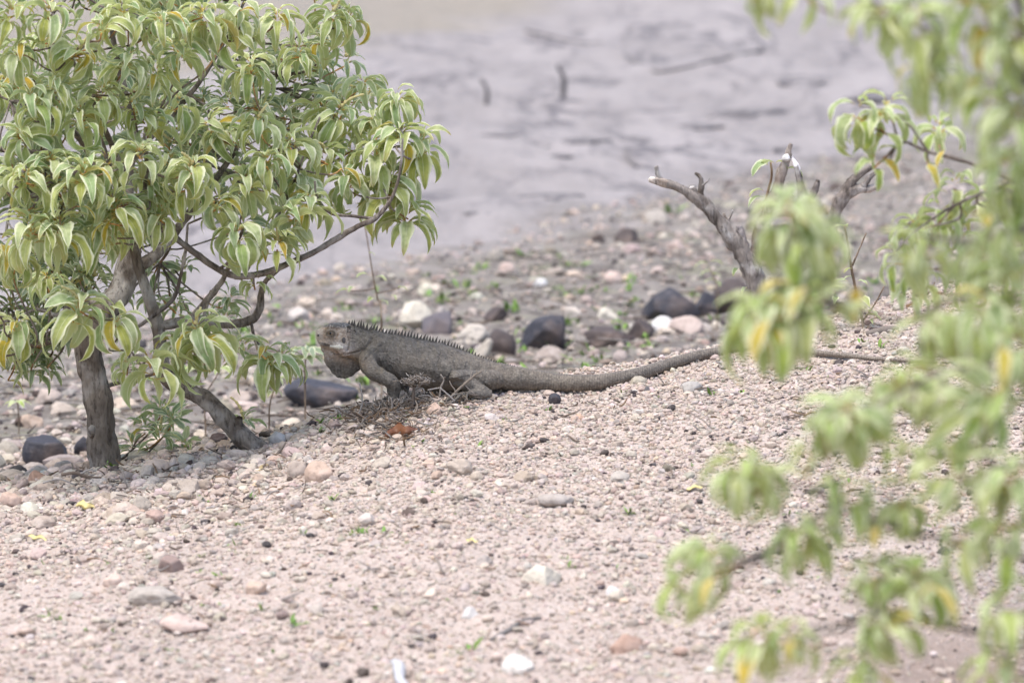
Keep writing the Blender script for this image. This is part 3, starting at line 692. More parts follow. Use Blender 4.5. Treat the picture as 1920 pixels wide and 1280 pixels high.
    for (u, v, yy, Lp) in SV: items.append((at(u, v, yy), Lp*pxsize(yy), 'S'))
    # the rest of the crown, inside its drawn outline
    poly = np.array([(-260, -260), (640, -260), (690, 0), (680, 70), (640, 130), (690, 180), (640, 250), (560, 260), (570, 340), (520, 420), (440, 440), (350, 400), (250, 430), (200, 470), (150, 520), (120, 600), (40, 660), (-120, 700), (-300, 500)])
    def inside(u, v):
        c = False; n = len(poly)
        for i in range(n):
            x1, y1_ = poly[i]; x2, y2_ = poly[(i+1) % n]
            if (y1_ > v) != (y2_ > v) and u < (x2-x1)*(v-y1_)/(y2_-y1_)+x1: c = not c
        return c
    k = 0; used = [(f[0], f[1]) for f in FR]
    while k < 300:
        u, v = r.uniform(-300, 700), r.uniform(-260, 700)
        if not inside(u, v): continue
        yy = r.uniform(-.25, .5) if k < 190 else r.uniform(.08, .5)
        if yy < 0 and min(math.hypot(u-a, v-b) for a, b in used) < 48: continue
        if k < 190 and u > 400 and v > 90 and r.random() < .6: continue
        if yy < .05: used.append((u, v))
        items.append((at(u, v, yy), r.uniform(50, 74)*pxsize(yy), 'f' if yy < .08 else 's')); k += 1
    A0, B0 = np.array(A.nodes), np.array(B.nodes)
    items.sort(key=lambda it: min(np.linalg.norm(A0-it[0], axis=1).min(), np.linalg.norm(B0-it[0], axis=1).min()))
    nclus = {id(A): 0, id(B): 0}; ns = 0
    for p, L, kd in items:
        pl = owner(p); front = kd in 'Ff'
        pl.twig(p+np.array([0, 0, -.012]), r)
        n = int(r.integers(16, 24)) if front else int(r.integers(12, 18))
        pal = G_FRONT if front else G_SILVER
        V, F, uv, col = rosette(r, p, n, L, pal, droop=1.0 if front else .58, yellow=.025 if front else .01, narrow=1.0 if front else .95, upright=.3 if front else .75)
        if kd in 'FS':
            MB().add(V, F, col, uv).build("leaf_cluster", M_LEAF, pl.root)
            nclus[id(pl)] += 1
        else: (crA if pl is A else crB).add(V, F, col, uv)
        if r.random() < (.22 if kd in 'FS' else 0):
            V, F = spike(r, p+np.array([0, 0, .004]), r.uniform(.03, .05)); MB().add(V, F).build("flower_spike", M_FLOWER, pl.root)
    crA.build("crown", M_LEAF, A.root); crB.build("crown", M_LEAF, B.root)
    # a few single yellowing leaves
    for (u, v, yy, L) in [(640, 338, -.08, 62), (615, 322, -.08, 38), (40, 100, -.36, 50), (160, 110, -.32, 44), (148, 405, -.42, 50), (495, 480, -.2, 40), (205, 440, -.4, 60), (120, 470, -.4, 50)]:
        p = at(u, v-L*.35, yy); K = 1
        V, F, uv, c = leaves(r, p[None], np.array([r.uniform(3.4, 6)]), np.array([.1]), np.array([L*pxsize(yy)]), np.array([L*pxsize(yy)*.34]), np.array([1.7]), YEL[[int(r.integers(3))]], fold=np.array([.4]))
        pl = owner(p); pl.twig(p, r); o = MB().add(V, F, c, uv).build("yellow_leaf", M_LEAF, pl.root); o["label"] = "yellow ageing leaf"
    A.finish(); B.finish()
left_shrubs()

def near_shrub():
    r = np.random.default_rng(15)
    base = np.array([.86, -3.75, 0]); base[2] = height(base[0], base[1], False)
    S = Plant(empty("leafy_shrub", base, "blurred yellow-green leafy shrub closest to the camera, in front of the iguana's tail tip", "shrub", "leafy shrubs on the near right"), M_BARK, 12)
    yb = -3.6
    bu = [(2330, 1900, 70, .0), (2250, 1600, 60, .0), (2170, 1300, 50, .0), (2090, 1000, 40, 0), (2010, 700, 32, .0), (1960, 400, 26, 0), (1930, 150, 20, 0), (1900, -60, 12, 0), (1880, -200, 8, 0)]
    P, rd = limb_px(bu, yb); P = np.vstack([base+np.array([0, 0, -.03]), P]); rd = np.append([.03], rd)
    S.limb(P, rd, name="trunk", seed=31, step=.02)
    for k, pts in enumerate([
        [(2060, 1050, 20, 0), (1960, 1060, 14, .02), (1840, 1020, 11, .04), (1720, 1000, 9, .04), (1560, 960, 8, .06), (1450, 1030, 6, .08), (1330, 1060, 5, .08)],
        [(2170, 1300, 20, 0), (2040, 1230, 16, 0), (1900, 1200, 12, 0), (1760, 1170, 9, 0), (1640, 1150, 7, 0), (1500, 1200, 5, 0)],
        [(2020, 760, 18, 0), (1940, 720, 14, 0), (1840, 690, 11, 0), (1760, 700, 8, 0), (1640, 760, 6, 0), (1590, 780, 5, 0)],
        [(2010, 680, 16, .05), (1900, 560, 12, .1), (1790, 560, 10, .15), (1690, 600, 8, .2), (1560, 570, 7, .2), (1460, 560, 5, .2), (1480, 430, 4, .2)],
        [(1960, 420, 16, 0), (1880, 440, 12, .1), (1800, 450, 9, .2), (1720, 440, 6, .3)],
        [(1935, 160, 14, 0), (1870, 90, 10, .1), (1760, 60, 8, .2), (1680, 30, 6, .2), (1560, -40, 5, .2), (1450, -50, 4, .2)],
        [(1970, 850, 14, 0), (1880, 880, 9, -.05), (1840, 850, 6, -.1)],
        [(1600, 950, 6, .06), (1470, 900, 5, .06), (1400, 870, 4, .06)]]):
        S.limb(*limb_px(pts, yb), seed=32+k, step=.02)
    C = [(1480, 400, .25, 125, 16), (1520, 440, .25, 105, 10), (1435, 575, .2, 125, 18), (1500, 560, .2, 120, 12), (1590, 775, .0, 110, 16), (1550, 790, .0, 80, 6), (1390, 870, .06, 105, 11), (1420, 900, .06, 100, 7), (1325, 1040, .08, 105, 10), (1290, 1090, .08, 90, 6), (1500, 1010, .06, 100, 10), (1535, 990, .06, 80, 6), (1590, 920, .06, 110, 7), (1690, 925, .04, 100, 6),
         (1780, 880, -.05, 100, 7), (1640, 1070, .02, 100, 9), (1720, 1090, .0, 110, 10), (1660, 1170, .0, 105, 16), (1420, 1195, .0, 110, 9), (1480, 1185, .0, 100, 7), (1880, 1000, -.1, 115, 7), (1900, 880, -.1, 130, 12), (1850, 745, -.05, 125, 14), (1800, 800, 0, 100, 8), (1690, 720, .1, 110, 12), (1730, 700, .12, 95, 8), (1770, 590, .15, 115, 10), (1850, 570, .05, 120, 12), (1910, 640, 0, 120, 9),
         (1730, 460, .35, 100, 10), (1860, 450, .2, 110, 10), (1915, 400, .1, 110, 9), (1890, 310, .1, 115, 12), (1910, 200, 0, 120, 12), (1860, 170, .05, 110, 8), (1710, 30, .2, 120, 10), (1655, 10, .2, 110, 7), (1500, -35, .2, 110, 5), (1440, -45, .2, 100, 5), (1740, 120, .25, 120, 7), (1850, 10, .05, 120, 10), (1910, 60, 0, 130, 12), (1890, 1120, -.1, 110, 6), (1800, 1000, -.05, 95, 5), (1870, 1240, -.1, 100, 4), (1690, 850, .05, 70, 4),
         (1960, 300, 0, 120, 12), (1980, 520, 0, 120, 12), (1990, 750, 0, 120, 12), (2010, 950, 0, 120, 10), (2060, 1150, 0, 120, 10), (2000, 80, 0, 120, 12), (2080, 350, 0, 120, 10), (2100, 600, 0, 120, 10), (1840, -90, 0, 120, 10), (1620, 1240, .0, 95, 6), (1900, 520, .1, 110, 8), (1560, 570, .18, 80, 5), (1510, 850, .03, 60, 3)]
    items = sorted(C, key=lambda c: np.linalg.norm(np.array(S.nodes)-at(c[0], c[1], yb+c[2]), axis=1).min())
    for (u, v, dy, Lp, n) in items:
        p = at(u, v, yb+dy); S.twig(p+np.array([0, 0, -.012]), r, rmin=.0012, rmax=.003)
        V, F, uv, col = rosette(r, p, int(n*1.7)+2, Lp*1.0*pxsize(yb+dy), G_NEAR, droop=1.08, yellow=.035, narrow=1.0, upright=.25)
        MB().add(V, F, col, uv).build("leaf_cluster", M_LEAF, S.root)
    for (u, v, dy, L) in [(1440, 640, .15, 110), (1745, 1140, -.08, 110), (1880, 690, -.1, 100), (1605, 575, .3, 90), (1510, 570, .1, 80), (1640, 1010, .02, 60), (1340, 1110, .04, 70)]:
        p = at(u, v-L*.4, yb+dy); l = L*pxsize(yb+dy)
        V, F, uv, c = leaves(r, p[None], np.array([r.uniform(4.0, 5.6)]), np.array([-.3]), np.array([l]), np.array([l*.36]), np.array([1.2]), YEL[[int(r.integers(3))]], fold=np.array([.3]))
        S.twig(p, r, rmin=.001, rmax=.002); o = MB().add(V, F, c, uv).build("yellow_leaf", M_LEAF, S.root); o["label"] = "yellow ageing leaf"
    S.finish()
    # the shrub a little farther back
    r = np.random.default_rng(16)
    base = np.array([1.02, -1.55, 0]); base[2] = height(base[0], base[1], False)
    S = Plant(empty("leafy_shrub", base, "less blurred leafy shrub reaching in behind the nearest one, above the dead stump", "shrub", "leafy shrubs on the near right"), M_BARK, 12)
    yb = -1.5
    P, rd = limb_px([(2250, 1000, 40), (2180, 760, 34), (2100, 560, 28), (2010, 430, 20), (1900, 340, 14), (1800, 300, 12), (1740, 285, 10), (1690, 265, 9), (1668, 300, 6)], yb)
    P = np.vstack([base+np.array([0, 0, -.03]), P]); rd = np.append([.028], rd); rd[5:] *= .6; S.limb(P, rd, name="trunk", seed=51, step=.015)
    S.limb(*limb_px([(1900, 340, 12), (1800, 380, 9), (1720, 430, 7), (1680, 470, 5)], yb, .6), seed=52)
    S.limb(*limb_px([(2010, 430, 14), (1940, 480, 10), (1860, 520, 8), (1780, 500, 6), (1700, 520, 4)], yb, .6), seed=53)
    S.limb(*limb_px([(1740, 285, 9), (1700, 230, 7), (1650, 205, 5), (1610, 200, 4)], yb, .6), seed=54)
    C = [(1608, 205, 0, 92, 9), (1650, 225, 0, 95, 12), (1665, 200, .02, 80, 6), (1640, 300, 0, 70, 6), (1760, 245, .1, 80, 10), (1715, 420, .1, 80, 12), (1760, 400, .1, 80, 12), (1800, 440, .1, 80, 12), (1680, 480, .1, 70, 8), (1850, 370, .1, 85, 12), (1890, 480, .1, 85, 12), (1790, 340, .1, 75, 8), (1730, 520, .1, 75, 9), (1820, 520, .1, 80, 10), (1900, 560, .1, 80, 8), (1940, 400, .1, 80, 10), (1980, 330, .1, 80, 10), (1700, 560, .1, 60, 5), (2030, 480, 0, 80, 10)]
    for (u, v, dy, Lp, n) in C:
        p = at(u, v, yb+dy); S.twig(p+np.array([0, 0, -.012]), r, rmin=.0014, rmax=.003)
        V, F, uv, col = rosette(r, p, int(n*1.2), Lp*.95*pxsize(yb+dy), G_NEAR*.97, droop=1.05, yellow=.04, narrow=1.0, upright=.3)
        MB().add(V, F, col, uv).build("leaf_cluster", M_LEAF, S.root)
    for (u, v, L) in [(1655, 320, 60), (1770, 300, 44), (1738, 330, 60)]:
        p = at(u, v-L*.4, yb); l = L*pxsize(yb)
        V, F, uv, c = leaves(r, p[None], np.array([r.uniform(4.0, 5.6)]), np.array([-.3]), np.array([l]), np.array([l*.36]), np.array([1.2]), YEL[[int(r.integers(3))]], fold=np.array([.3]))
        S.twig(p, r, rmin=.001, rmax=.002); o = MB().add(V, F, c, uv).build("yellow_leaf", M_LEAF, S.root); o["label"] = "yellow ageing leaf"
    S.finish()
near_shrub()

# ------------------------------------------------------------------ dead stump, seedling, small plants
def dead_stump():
    r = np.random.default_rng(25); y = .62
    b = at(1450, 610, y); b[2] = height(b[0], b[1], False)
    S = Plant(empty("dead_stump", b, "dead grey shrub stump of broken bare branches rising above the tail", "stump"), M_DEAD, 16)
    P, rd = limb_px([(1450, 600, 60), (1435, 570, 54), (1420, 535, 48), (1408, 505, 46), (1398, 480, 40), (1370, 445, 36), (1345, 412, 34), (1322, 385, 30), (1300, 368, 30), (1272, 352, 21), (1245, 343, 20), (1218, 336, 13)], y, .76)
    P = np.vstack([b+np.array([.02, 0, -.04]), P]); rd = np.append([.034], rd); S.limb(P, rd, name="trunk", rough=.26, seed=61, step=.004, tip=(1.7, 1.6, 1.5))
    W = (2.2, 2.3, 2.4)
    for k, (pts, tint, tip) in enumerate([
        ([(1244, 344, 15), (1234, 328, 12), (1230, 312, 9)], (1, 1, 1), None),
        ([(1310, 376, 20), (1318, 352, 15), (1312, 336, 11), (1304, 324, 8)], (.7, .66, .62), None),
        ([(1302, 372, 22), (1298, 360, 19), (1296, 352, 17)], (1, 1, 1), W),
        ([(1316, 348, 6), (1326, 340, 4), (1330, 334, 2)], (1, 1, 1), None),
        ([(1392, 478, 18), (1374, 440, 15), (1362, 416, 12), (1357, 400, 9)], (.9, .85, .8), None),
        ([(1362, 418, 7), (1370, 404, 6), (1374, 394, 3)], (1.3, 1.3, 1.3), W),
        ([(1345, 418, 9), (1339, 404, 6), (1341, 388, 3)], (1.1, 1.1, 1.1), W),
        ([(1402, 500, 34), (1396, 465, 26), (1388, 432, 18), (1384, 424, 12)], (1.1, 1.12, 1.2), None),
        ([(1420, 530, 26), (1412, 500, 22), (1414, 465, 20), (1424, 430, 24), (1440, 395, 26), (1454, 358, 24), (1466, 325, 23), (1475, 300, 20), (1480, 285, 12), (1483, 270, 9)], (.92, .85, .8), (1.4, 1.35, 1.3)),
        ([(1474, 300, 21), (1475, 296, 18), (1476, 293, 16)], (1.7, 1.75, 1.8), W),
        ([(1460, 500, 32), (1492, 455, 30), (1504, 405, 28), (1508, 372, 26), (1500, 340, 16), (1492, 315, 11), (1486, 297, 4)], (1, 1, 1), (2.6, 2.7, 2.9)),
        ([(1500, 350, 15), (1493, 320, 11), (1485, 293, 4)], (2.5, 2.6, 2.8), (2.6, 2.7, 2.9)),
        ([(1508, 380, 24), (1522, 362, 19), (1532, 345, 14), (1534, 338, 9)], (1, 1, 1), (.4, .38, .36)),
        ([(1440, 560, 40), (1480, 515, 38), (1525, 470, 37), (1556, 425, 36), (1572, 385, 34), (1590, 362, 32), (1612, 354, 26), (1632, 353, 20), (1644, 349, 14)], (.95, .92, .9), (1.9, 1.85, 1.8)),
        ([(1576, 375, 28), (1594, 345, 24), (1612, 325, 19), (1632, 314, 14), (1640, 309, 9)], (1, .98, .96), (1.9, 1.85, 1.8)),
        ([(1618, 350, 14), (1634, 332, 12), (1648, 318, 8)], (.9, .88, .88), None),
        ([(1545, 425, 12), (1530, 412, 9), (1520, 414, 5)], (1, 1, 1), W)]):
        _P, _r = limb_px(pts, y+.004*(k % 3), .76); _P[1:-1] += r.normal(0, .0014, _P[1:-1].shape); S.limb(_P, _r, seed=62+k, tint=tint, tip=tip, rough=.25, step=.003)
    # live shoots behind the middle branch
    S.limb(*limb_px([(1425, 420, 6, .03), (1440, 360, 5, .03), (1447, 330, 4, .03), (1445, 305, 4, .03)], y), seed=90, tint=(1.5, 1.1, .75), name="shoot")
    S.finish()
    for (u, v, az, L) in [(1448, 305, 3.3, 46), (1440, 310, 3.9, 52), (1452, 306, 2.8, 40), (1455, 305, 5.6, 36), (1475, 318, 5.9, 42), (1432, 358, 3.4, 36), (1432, 372, 3.7, 44), (1470, 365, 5.9, 28), (1385, 505, 4.2, 30), (1400, 540, 4.3, 26)]:
        p = at(u, v, y+.02); l = L*pxsize(y)
        V, F, uv, c = leaves(r, p[None], np.array([az]), np.array([.5]), np.array([l]), np.array([l*.38]), np.array([1.9]), G_FRONT[[int(r.integers(5))]], fold=np.array([.5]))
        MB().add(V, F, c, uv).build("leaf", M_LEAF, S.root)
dead_stump()

def sapling(name, label, stems, lvs, y, group=None, col=G_FRONT, base_uv=None, bark=None, lw=.38):
    """stems: list of px polylines; lvs: (u, v, az, Lpx)"""
    r = np.random.default_rng(abs(hash(label)) % 1000 if False else len(label)*7+int(stems[0][0][0]))
    b = at(stems[0][0][0], stems[0][0][1], y); b[2] = height(b[0], b[1], False)
    root = empty(name, b, label, "plant", group)
    S = Plant(root, bark or M_BARK, 8)
    for k, pts in enumerate(stems):
        P, rd = limb_px(pts, y)
        if k == 0: P = np.vstack([b+np.array([0, 0, -.01]), P[1:]]) if abs(P[0][2]-b[2]) < .03 else np.vstack([b, P]); rd = rd if len(P) == len(rd) else np.append([rd[0]], rd)
        S.limb(P, np.maximum(rd*(.45 if name == 'sapling' else .62), .0012), name="stem", seed=k+3, tint=(1.15, 1.0, .85), step=.006)
    S.finish()
    for (u, v, az, L) in lvs:
        p = at(u, v, y); l = L*pxsize(y)
        V, F, uv, c = leaves(r, p[None], np.array([az]), np.array([.5]), np.array([l]), np.array([l*lw]), np.array([1.5]), col[[int(r.integers(len(col)))]], fold=np.array([.5]))
        MB().add(V, F, c, uv).build("leaf", M_LEAF, root)
GS = "small leafy plants on open ground"
sapling("seedling", "thin twiggy seedling with a few curled leaves, rooted by the tail tip", [[(1627, 666, 12), (1622, 640, 10), (1619, 615, 9), (1612, 575, 8), (1604, 540, 8), (1596, 500, 8), (1590, 460, 7), (1584, 425, 6)], [(1598, 498, 6), (1610, 470, 5), (1624, 437, 4)], [(1619, 600, 6), (1640, 570, 5), (1658, 537, 4)], [(1604, 570, 6), (1580, 580, 5), (1565, 562, 4)]],
        [(1584, 425, 3.6, 32), (1584, 424, 1.3, 22), (1598, 505, 4.0, 26), (1600, 520, 3.4, 22), (1580, 540, 3.5, 42), (1590, 528, 3.2, 36), (1606, 528, 5.8, 26), (1622, 592, 5.6, 38), (1628, 585, 5.2, 34), (1630, 600, 4.9, 24), (1570, 560, 4.4, 36), (1612, 560, 4.9, 50)], .26, GS)
sapling("sapling", "slender thin-stemmed sapling standing behind the iguana's neck", [[(715, 590, 8), (708, 560, 7), (700, 520, 6), (692, 470, 5), (684, 420, 4)], [(706, 550, 5), (730, 545, 4), (748, 540, 3)], [(704, 540, 5), (680, 545, 4), (655, 545, 3)]],
        [(655, 545, 3.3, 30), (665, 540, 4.2, 28), (690, 515, 3.5, 28), (705, 520, 5.6, 28), (745, 540, 5.9, 26), (735, 555, 5.0, 26), (700, 560, 4.2, 26), (715, 565, 5.4, 26), (692, 475, 5.5, 18)], 1.35, GS, G_NEAR*.8)
sapling("sapling", "leafy rosette plant just behind the iguana's chin", [[(572, 720, 8), (572, 690, 7), (574, 660, 6)]],
        [(574, 658, a, 48) for a in (0.2, 1.2, 2.3, 3.3, 3.9, 4.6, 5.2, 5.8)]+[(574, 672, a, 44) for a in (3.0, 3.7, 4.4, 5.0, 5.6, .1)], 1.0, GS, G_SILVER)
sapling("sapling", "low green sprig on the slope left of the dead branches", [[(1345, 545, 6), (1338, 520, 5), (1328, 495, 4)]],
        [(1328, 495, 3.4, 30), (1330, 492, .3, 30), (1335, 515, 5.6, 30), (1335, 510, 3.7, 30), (1342, 530, 5.2, 28), (1338, 525, 4.0, 26)], 2.6, GS, G_NEAR*.8)
sapling("sapling", "yellow-green straggly plant behind the two trunks", [[(385, 790, 8), (380, 740, 7), (372, 690, 6), (376, 640, 4)], [(380, 745, 5), (400, 715, 4), (415, 690, 3)]],
        [(376, 642, a, 34) for a in (.4, 2.2, 3.6, 5.0)]+[(374, 690, a, 36) for a in (3.2, 4.0, 5.4)]+[(412, 692, a, 34) for a in (.4, 4.4, 5.5)]+[(380, 740, a, 36) for a in (3.4, 5.6, 4.5)], 1.1, GS, G_NEAR)
sapling("sapling", "small drooping plant under the leaning trunk's lowest leaves", [[(505, 770, 7), (512, 735, 6), (518, 712, 4)]],
        [(518, 712, a, 36) for a in (.3, 3.2, 4.2, 5.2)]+[(512, 735, a, 34) for a in (3.4, 4.4, 5.6)], .75, GS, G_FRONT*.8)
sapling("sapling", "tiny lime-green plant among the stones at the far left", [[(35, 780, 6), (33, 755, 5)]],
        [(33, 755, a, 30) for a in (.3, 1.5, 3.2, 4.2, 5.2)], 1.3, GS, G_NEAR*1.15)

# ------------------------------------------------------------------ weeds and grass blades (ground cover)
def weeds():
    r = np.random.default_rng(35); mb = MB()
    spots = []
    for (u, v, s) in [(1515, 690, 22), (1332, 746, 20), (1757, 650, 26), (1735, 648, 20), (605, 798, 26), (600, 815, 18), (640, 790, 20), (830, 800, 16), (895, 835, 18), (760, 790, 16), (205, 885, 28), (385, 945, 24), (450, 990, 22), (440, 1030, 20), (620, 940, 20), (680, 1000, 24), (660, 1005, 18), (565, 1178, 34), (868, 1225, 34), (90, 1165, 24), (110, 1172, 18), (415, 1085, 20), (1185, 975, 20), (860, 640, 20), (1100, 690, 18), (1215, 655, 24), (1330, 600, 26), (1335, 580, 22), (960, 710, 20), (1650, 655, 22), (1620, 645, 16), (1270, 400, 30), (720, 1000, 20), (495, 1145, 18), (1390, 740, 16), (770, 780, 12), (905, 690, 16), (1115, 640, 20), (1150, 640, 20), (965, 640, 18), (575, 1010, 18)]:
        g = ground_at(u, v); spots.append((g[0], g[1], s*pxsize(g[1]), 7))
    for _ in range(620):
        y = r.uniform(1.2, 4.6); x = r.uniform(-1, 1)*(10+y)*.1
        if y > 3.3+1.795*(x+.4) or noise3(x*1.5, y*1.2, 0, 77) < -.12: continue
        spots.append((x, y, r.uniform(.015, .042), 6))
    for _ in range(130):
        y = r.uniform(-2.4, .3); x = r.uniform(-1, 1)*(10+y)*.1; spots.append((x, y, r.uniform(.006, .015), 4))
    for (x, y, s, n) in spots:
        z = float(height(x, y)); K = n+int(r.integers(0, 4))
        b = np.column_stack([x+r.normal(0, s*.25, K), y+r.normal(0, s*.25, K), np.full(K, z)])
        c = np.array([(.13, .24, .055)])*r.uniform(.7, 1.6, (K, 1))*np.array([[1, 1, 1]])+np.array([[.06, .03, 0]])*r.random((K, 1))
        L = s*r.uniform(.5, 1.1, K)
        V, F, uv, cc = leaves(r, b, r.uniform(0, 6.28, K), r.uniform(.3, 1.4, K), L, L*r.uniform(.16, .36, K), r.uniform(.2, 1.3, K), c, fold=.3, M=5)
        mb.add(V, F, cc, uv)
    o = mb.build("ground_weeds", M_GREEN); o["kind"] = "stuff"; o["label"] = "scattered tiny green weeds sprouting through the gravel"
weeds()

# ------------------------------------------------------------------ dry twigs and litter
TW = np.array([(.30, .25, .205), (.36, .31, .27), (.22, .17, .135), (.42, .38, .35)])
def dry(label, lines, y, group="dry twigs by the iguana's forefoot", name="dry_twig", fuzz=0, col=0, cat="twig"):
    r = np.random.default_rng(len(label)*13+int(lines[0][0][0])); mb = MB()
    for k, pts in enumerate(lines):
        P, rd = limb_px(pts, y)
        V, F, _ = tube(P, rd, 6, .003, .25, k+int(lines[0][0][0])); mb.add(V, F, TW[(col+(k % 2)) % 4])
    if fuzz:
        P, _ = limb_px(lines[0], y)
        for _ in range(fuzz):
            a = P[-1]+np.array([.003, 0, .001])+r.normal(0, 1, 3)*np.array([.012, .008, .0035]); d = r.normal(0, 1, 3)*np.array([.007, .006, .004])
            V, F, _ = tube([a, a+d*.5+r.normal(0, .002, 3), a+d], [.0012, .001, .0006], 5, .004, .2, 1); mb.add(V, F, TW[int(r.integers(4))]*r.uniform(.7, 1.2))
    o = mb.build(name, M_TWIG, None, True, origin=at(lines[0][0][0], lines[0][0][1], y)); return tag(o, label, cat, group)
YT = -.10
dry("dead weed with a ragged bushy head in front of the iguana's belly", [[(773, 765, 6), (775, 740, 6), (778, 722, 5), (776, 715, 4)], [(777, 730, 4), (795, 715, 3), (800, 708, 2)], [(776, 728, 4), (762, 716, 3), (755, 712, 2)], [(775, 735, 3), (792, 728, 3), (796, 738, 2)]], YT, fuzz=110, col=2)
dry("long thin branching twig leaning across the iguana's thigh", [[(846, 742, 4), (862, 728, 5), (880, 712, 5), (892, 702, 4), (903, 696, 3)], [(882, 710, 3), (885, 698, 2)], [(888, 705, 3), (900, 705, 2)], [(870, 720, 2), (884, 734, 2), (890, 738, 1.5)], [(895, 700, 2), (893, 694, 1.5)]], YT, col=0)
dry("short upright forked twig at the iguana's belly", [[(824, 745, 4), (827, 725, 4), (832, 712, 3), (826, 702, 3)], [(831, 712, 2.5), (835, 706, 2)]], YT, col=1)
dry("small bent twig before the hind knee", [[(852, 748, 3), (853, 732, 3), (846, 722, 3), (843, 714, 2)]], YT, col=0)
dry("pale horizontal stick crossing under the belly", [[(802, 731, 3), (812, 729, 3), (823, 727, 2.5)]], YT, col=3)
dry("thin upright straw in front of the dewlap", [[(672, 778, 3), (678, 760, 3), (679, 742, 3), (676, 728, 3), (674, 717, 2)], [(678, 764, 2), (694, 768, 2)]], YT, col=3)
dry("thin twig spreading low left of the forefoot", [[(592, 766, 2), (612, 766, 2.5), (630, 764, 2.5), (645, 775, 2.5), (658, 782, 2)], [(634, 762, 2.5), (648, 772, 2)]], YT, col=2)
dry("upright twig touching the iguana's forearm", [[(733, 775, 4), (735, 760, 4), (733, 745, 3)], [(734, 760, 3), (725, 750, 2)], [(735, 757, 2), (742, 748, 2)]], YT-.02, col=1)
dry("curved brown root loop at the iguana's forefoot", [[(705, 790, 5), (712, 772, 6), (724, 766, 6), (732, 775, 5), (734, 790, 4)]], YT-.02, col=2)
dry("pair of pale straws left of the dry twig heap", [[(640, 778, 2.5), (634, 768, 2.5), (626, 760, 2)], [(650, 776, 2.5), (646, 765, 2)]], YT, col=3)
dry("white splinter lying across the brown leaf", [[(753, 785, 4), (766, 796, 5), (778, 806, 4), (790, 813, 3)]], YT-.09, col=3)
dry("brown twig lying on gravel under the rusty leaf", [[(700, 830, 7), (712, 822, 7), (720, 812, 6), (726, 802, 4)]], YT-.10, col=2)
dry("crooked twig leaning on the foot of the leaning trunk", [[(500, 862, 5), (520, 850, 5), (532, 835, 4), (536, 828, 3)]], -.26, "dry twigs near the trunks", col=0)
dry("brown twig heap straw lying before the thick trunk", [[(115, 890, 6), (140, 886, 6), (165, 893, 5), (190, 895, 4)], [(150, 888, 4), (168, 880, 3), (180, 883, 2)]], -.3, "dry twigs near the trunks", col=2)
dry("yellowish straw lying left of the thick trunk's foot", [[(80, 905, 4), (110, 898, 4), (140, 908, 3)]], -.3, "dry twigs near the trunks", col=3)
dry("pale beige stick lying below the fallen straw in the near gravel", [[(318, 992, 8), (350, 985, 9), (385, 978, 8), (432, 968, 6)]], -.62, "sticks lying on the near gravel", col=1, name="stick", cat="stick")
dry("thin pale straw lying across the middle gravel", [[(1085, 1019, 4), (1140, 1022, 4), (1200, 1017, 3)]], -1.05, "sticks lying on the near gravel", col=3, name="stick", cat="stick")
def lying(label, u0, v0, u1, v1, w, col, name="stick", group="sticks lying on the near gravel", cat="stick", rough=.3, mat=None):
    mb = MB(); P = []
    for t in np.linspace(0, 1, 5):
        g = ground_at(u0+(u1-u0)*t, v0+(v1-v0)*t+(t-.5)**2*4); rr = w*.5*pxsize(g[1])
        P.append([g[0]+.004*math.sin(t*7), g[1], float(height(g[0], g[1]))+rr*.9])
    r0 = w*.5*pxsize(P[2][1]); V, F, _ = tube(P, [r0*.6, r0, r0*1.05, r0*.9, r0*.5], 9, .01, rough, int(u0)); mb.add(V, F, col)
    o = mb.build(name, mat or M_TWIG, None, True, origin=np.array(P[2])); return tag(o, label, cat, group)
lying("dark grey stick lying slanted on the near gravel", 920, 1205, 1012, 1162, 9, (.27, .245, .23))
lying("whitish stick poking in at the bottom of the near gravel", 738, 1246, 762, 1300, 22, (.62, .61, .62))
lying("bark piece of grey dead wood lying behind the tail tip", 1625, 632, 1682, 620, 15, (.26, .22, .19), "bark_piece", None, "bark")
lying("flat silvery wood chip beside the tail near the seedling", 1672, 664, 1702, 660, 8, (.50, .47, .46), "bark_piece", None, "bark")
lying("dark rotten stick half hidden by the near leaves", 1510, 930, 1570, 915, 12, (.13, .11, .10))
lying("long thin brown stick crossing gravel below the near leaves", 1330, 1080, 1500, 1020, 10, (.24, .20, .18))
lying("dark brown twig on the right slope beyond the tail", 1790, 560, 1850, 540, 10, (.14, .10, .08), "dry_twig", None, "twig")
lying("pale curled straw under the leaning trunk's foot", 330, 925, 380, 918, 7, (.55, .45, .28), "dry_twig", "dry twigs near the trunks", "twig")
lying("yellowish dead pod lying near the fallen leaves at left", 480, 888, 500, 870, 8, (.6, .47, .26), "dry_twig", "dry twigs near the trunks", "twig")

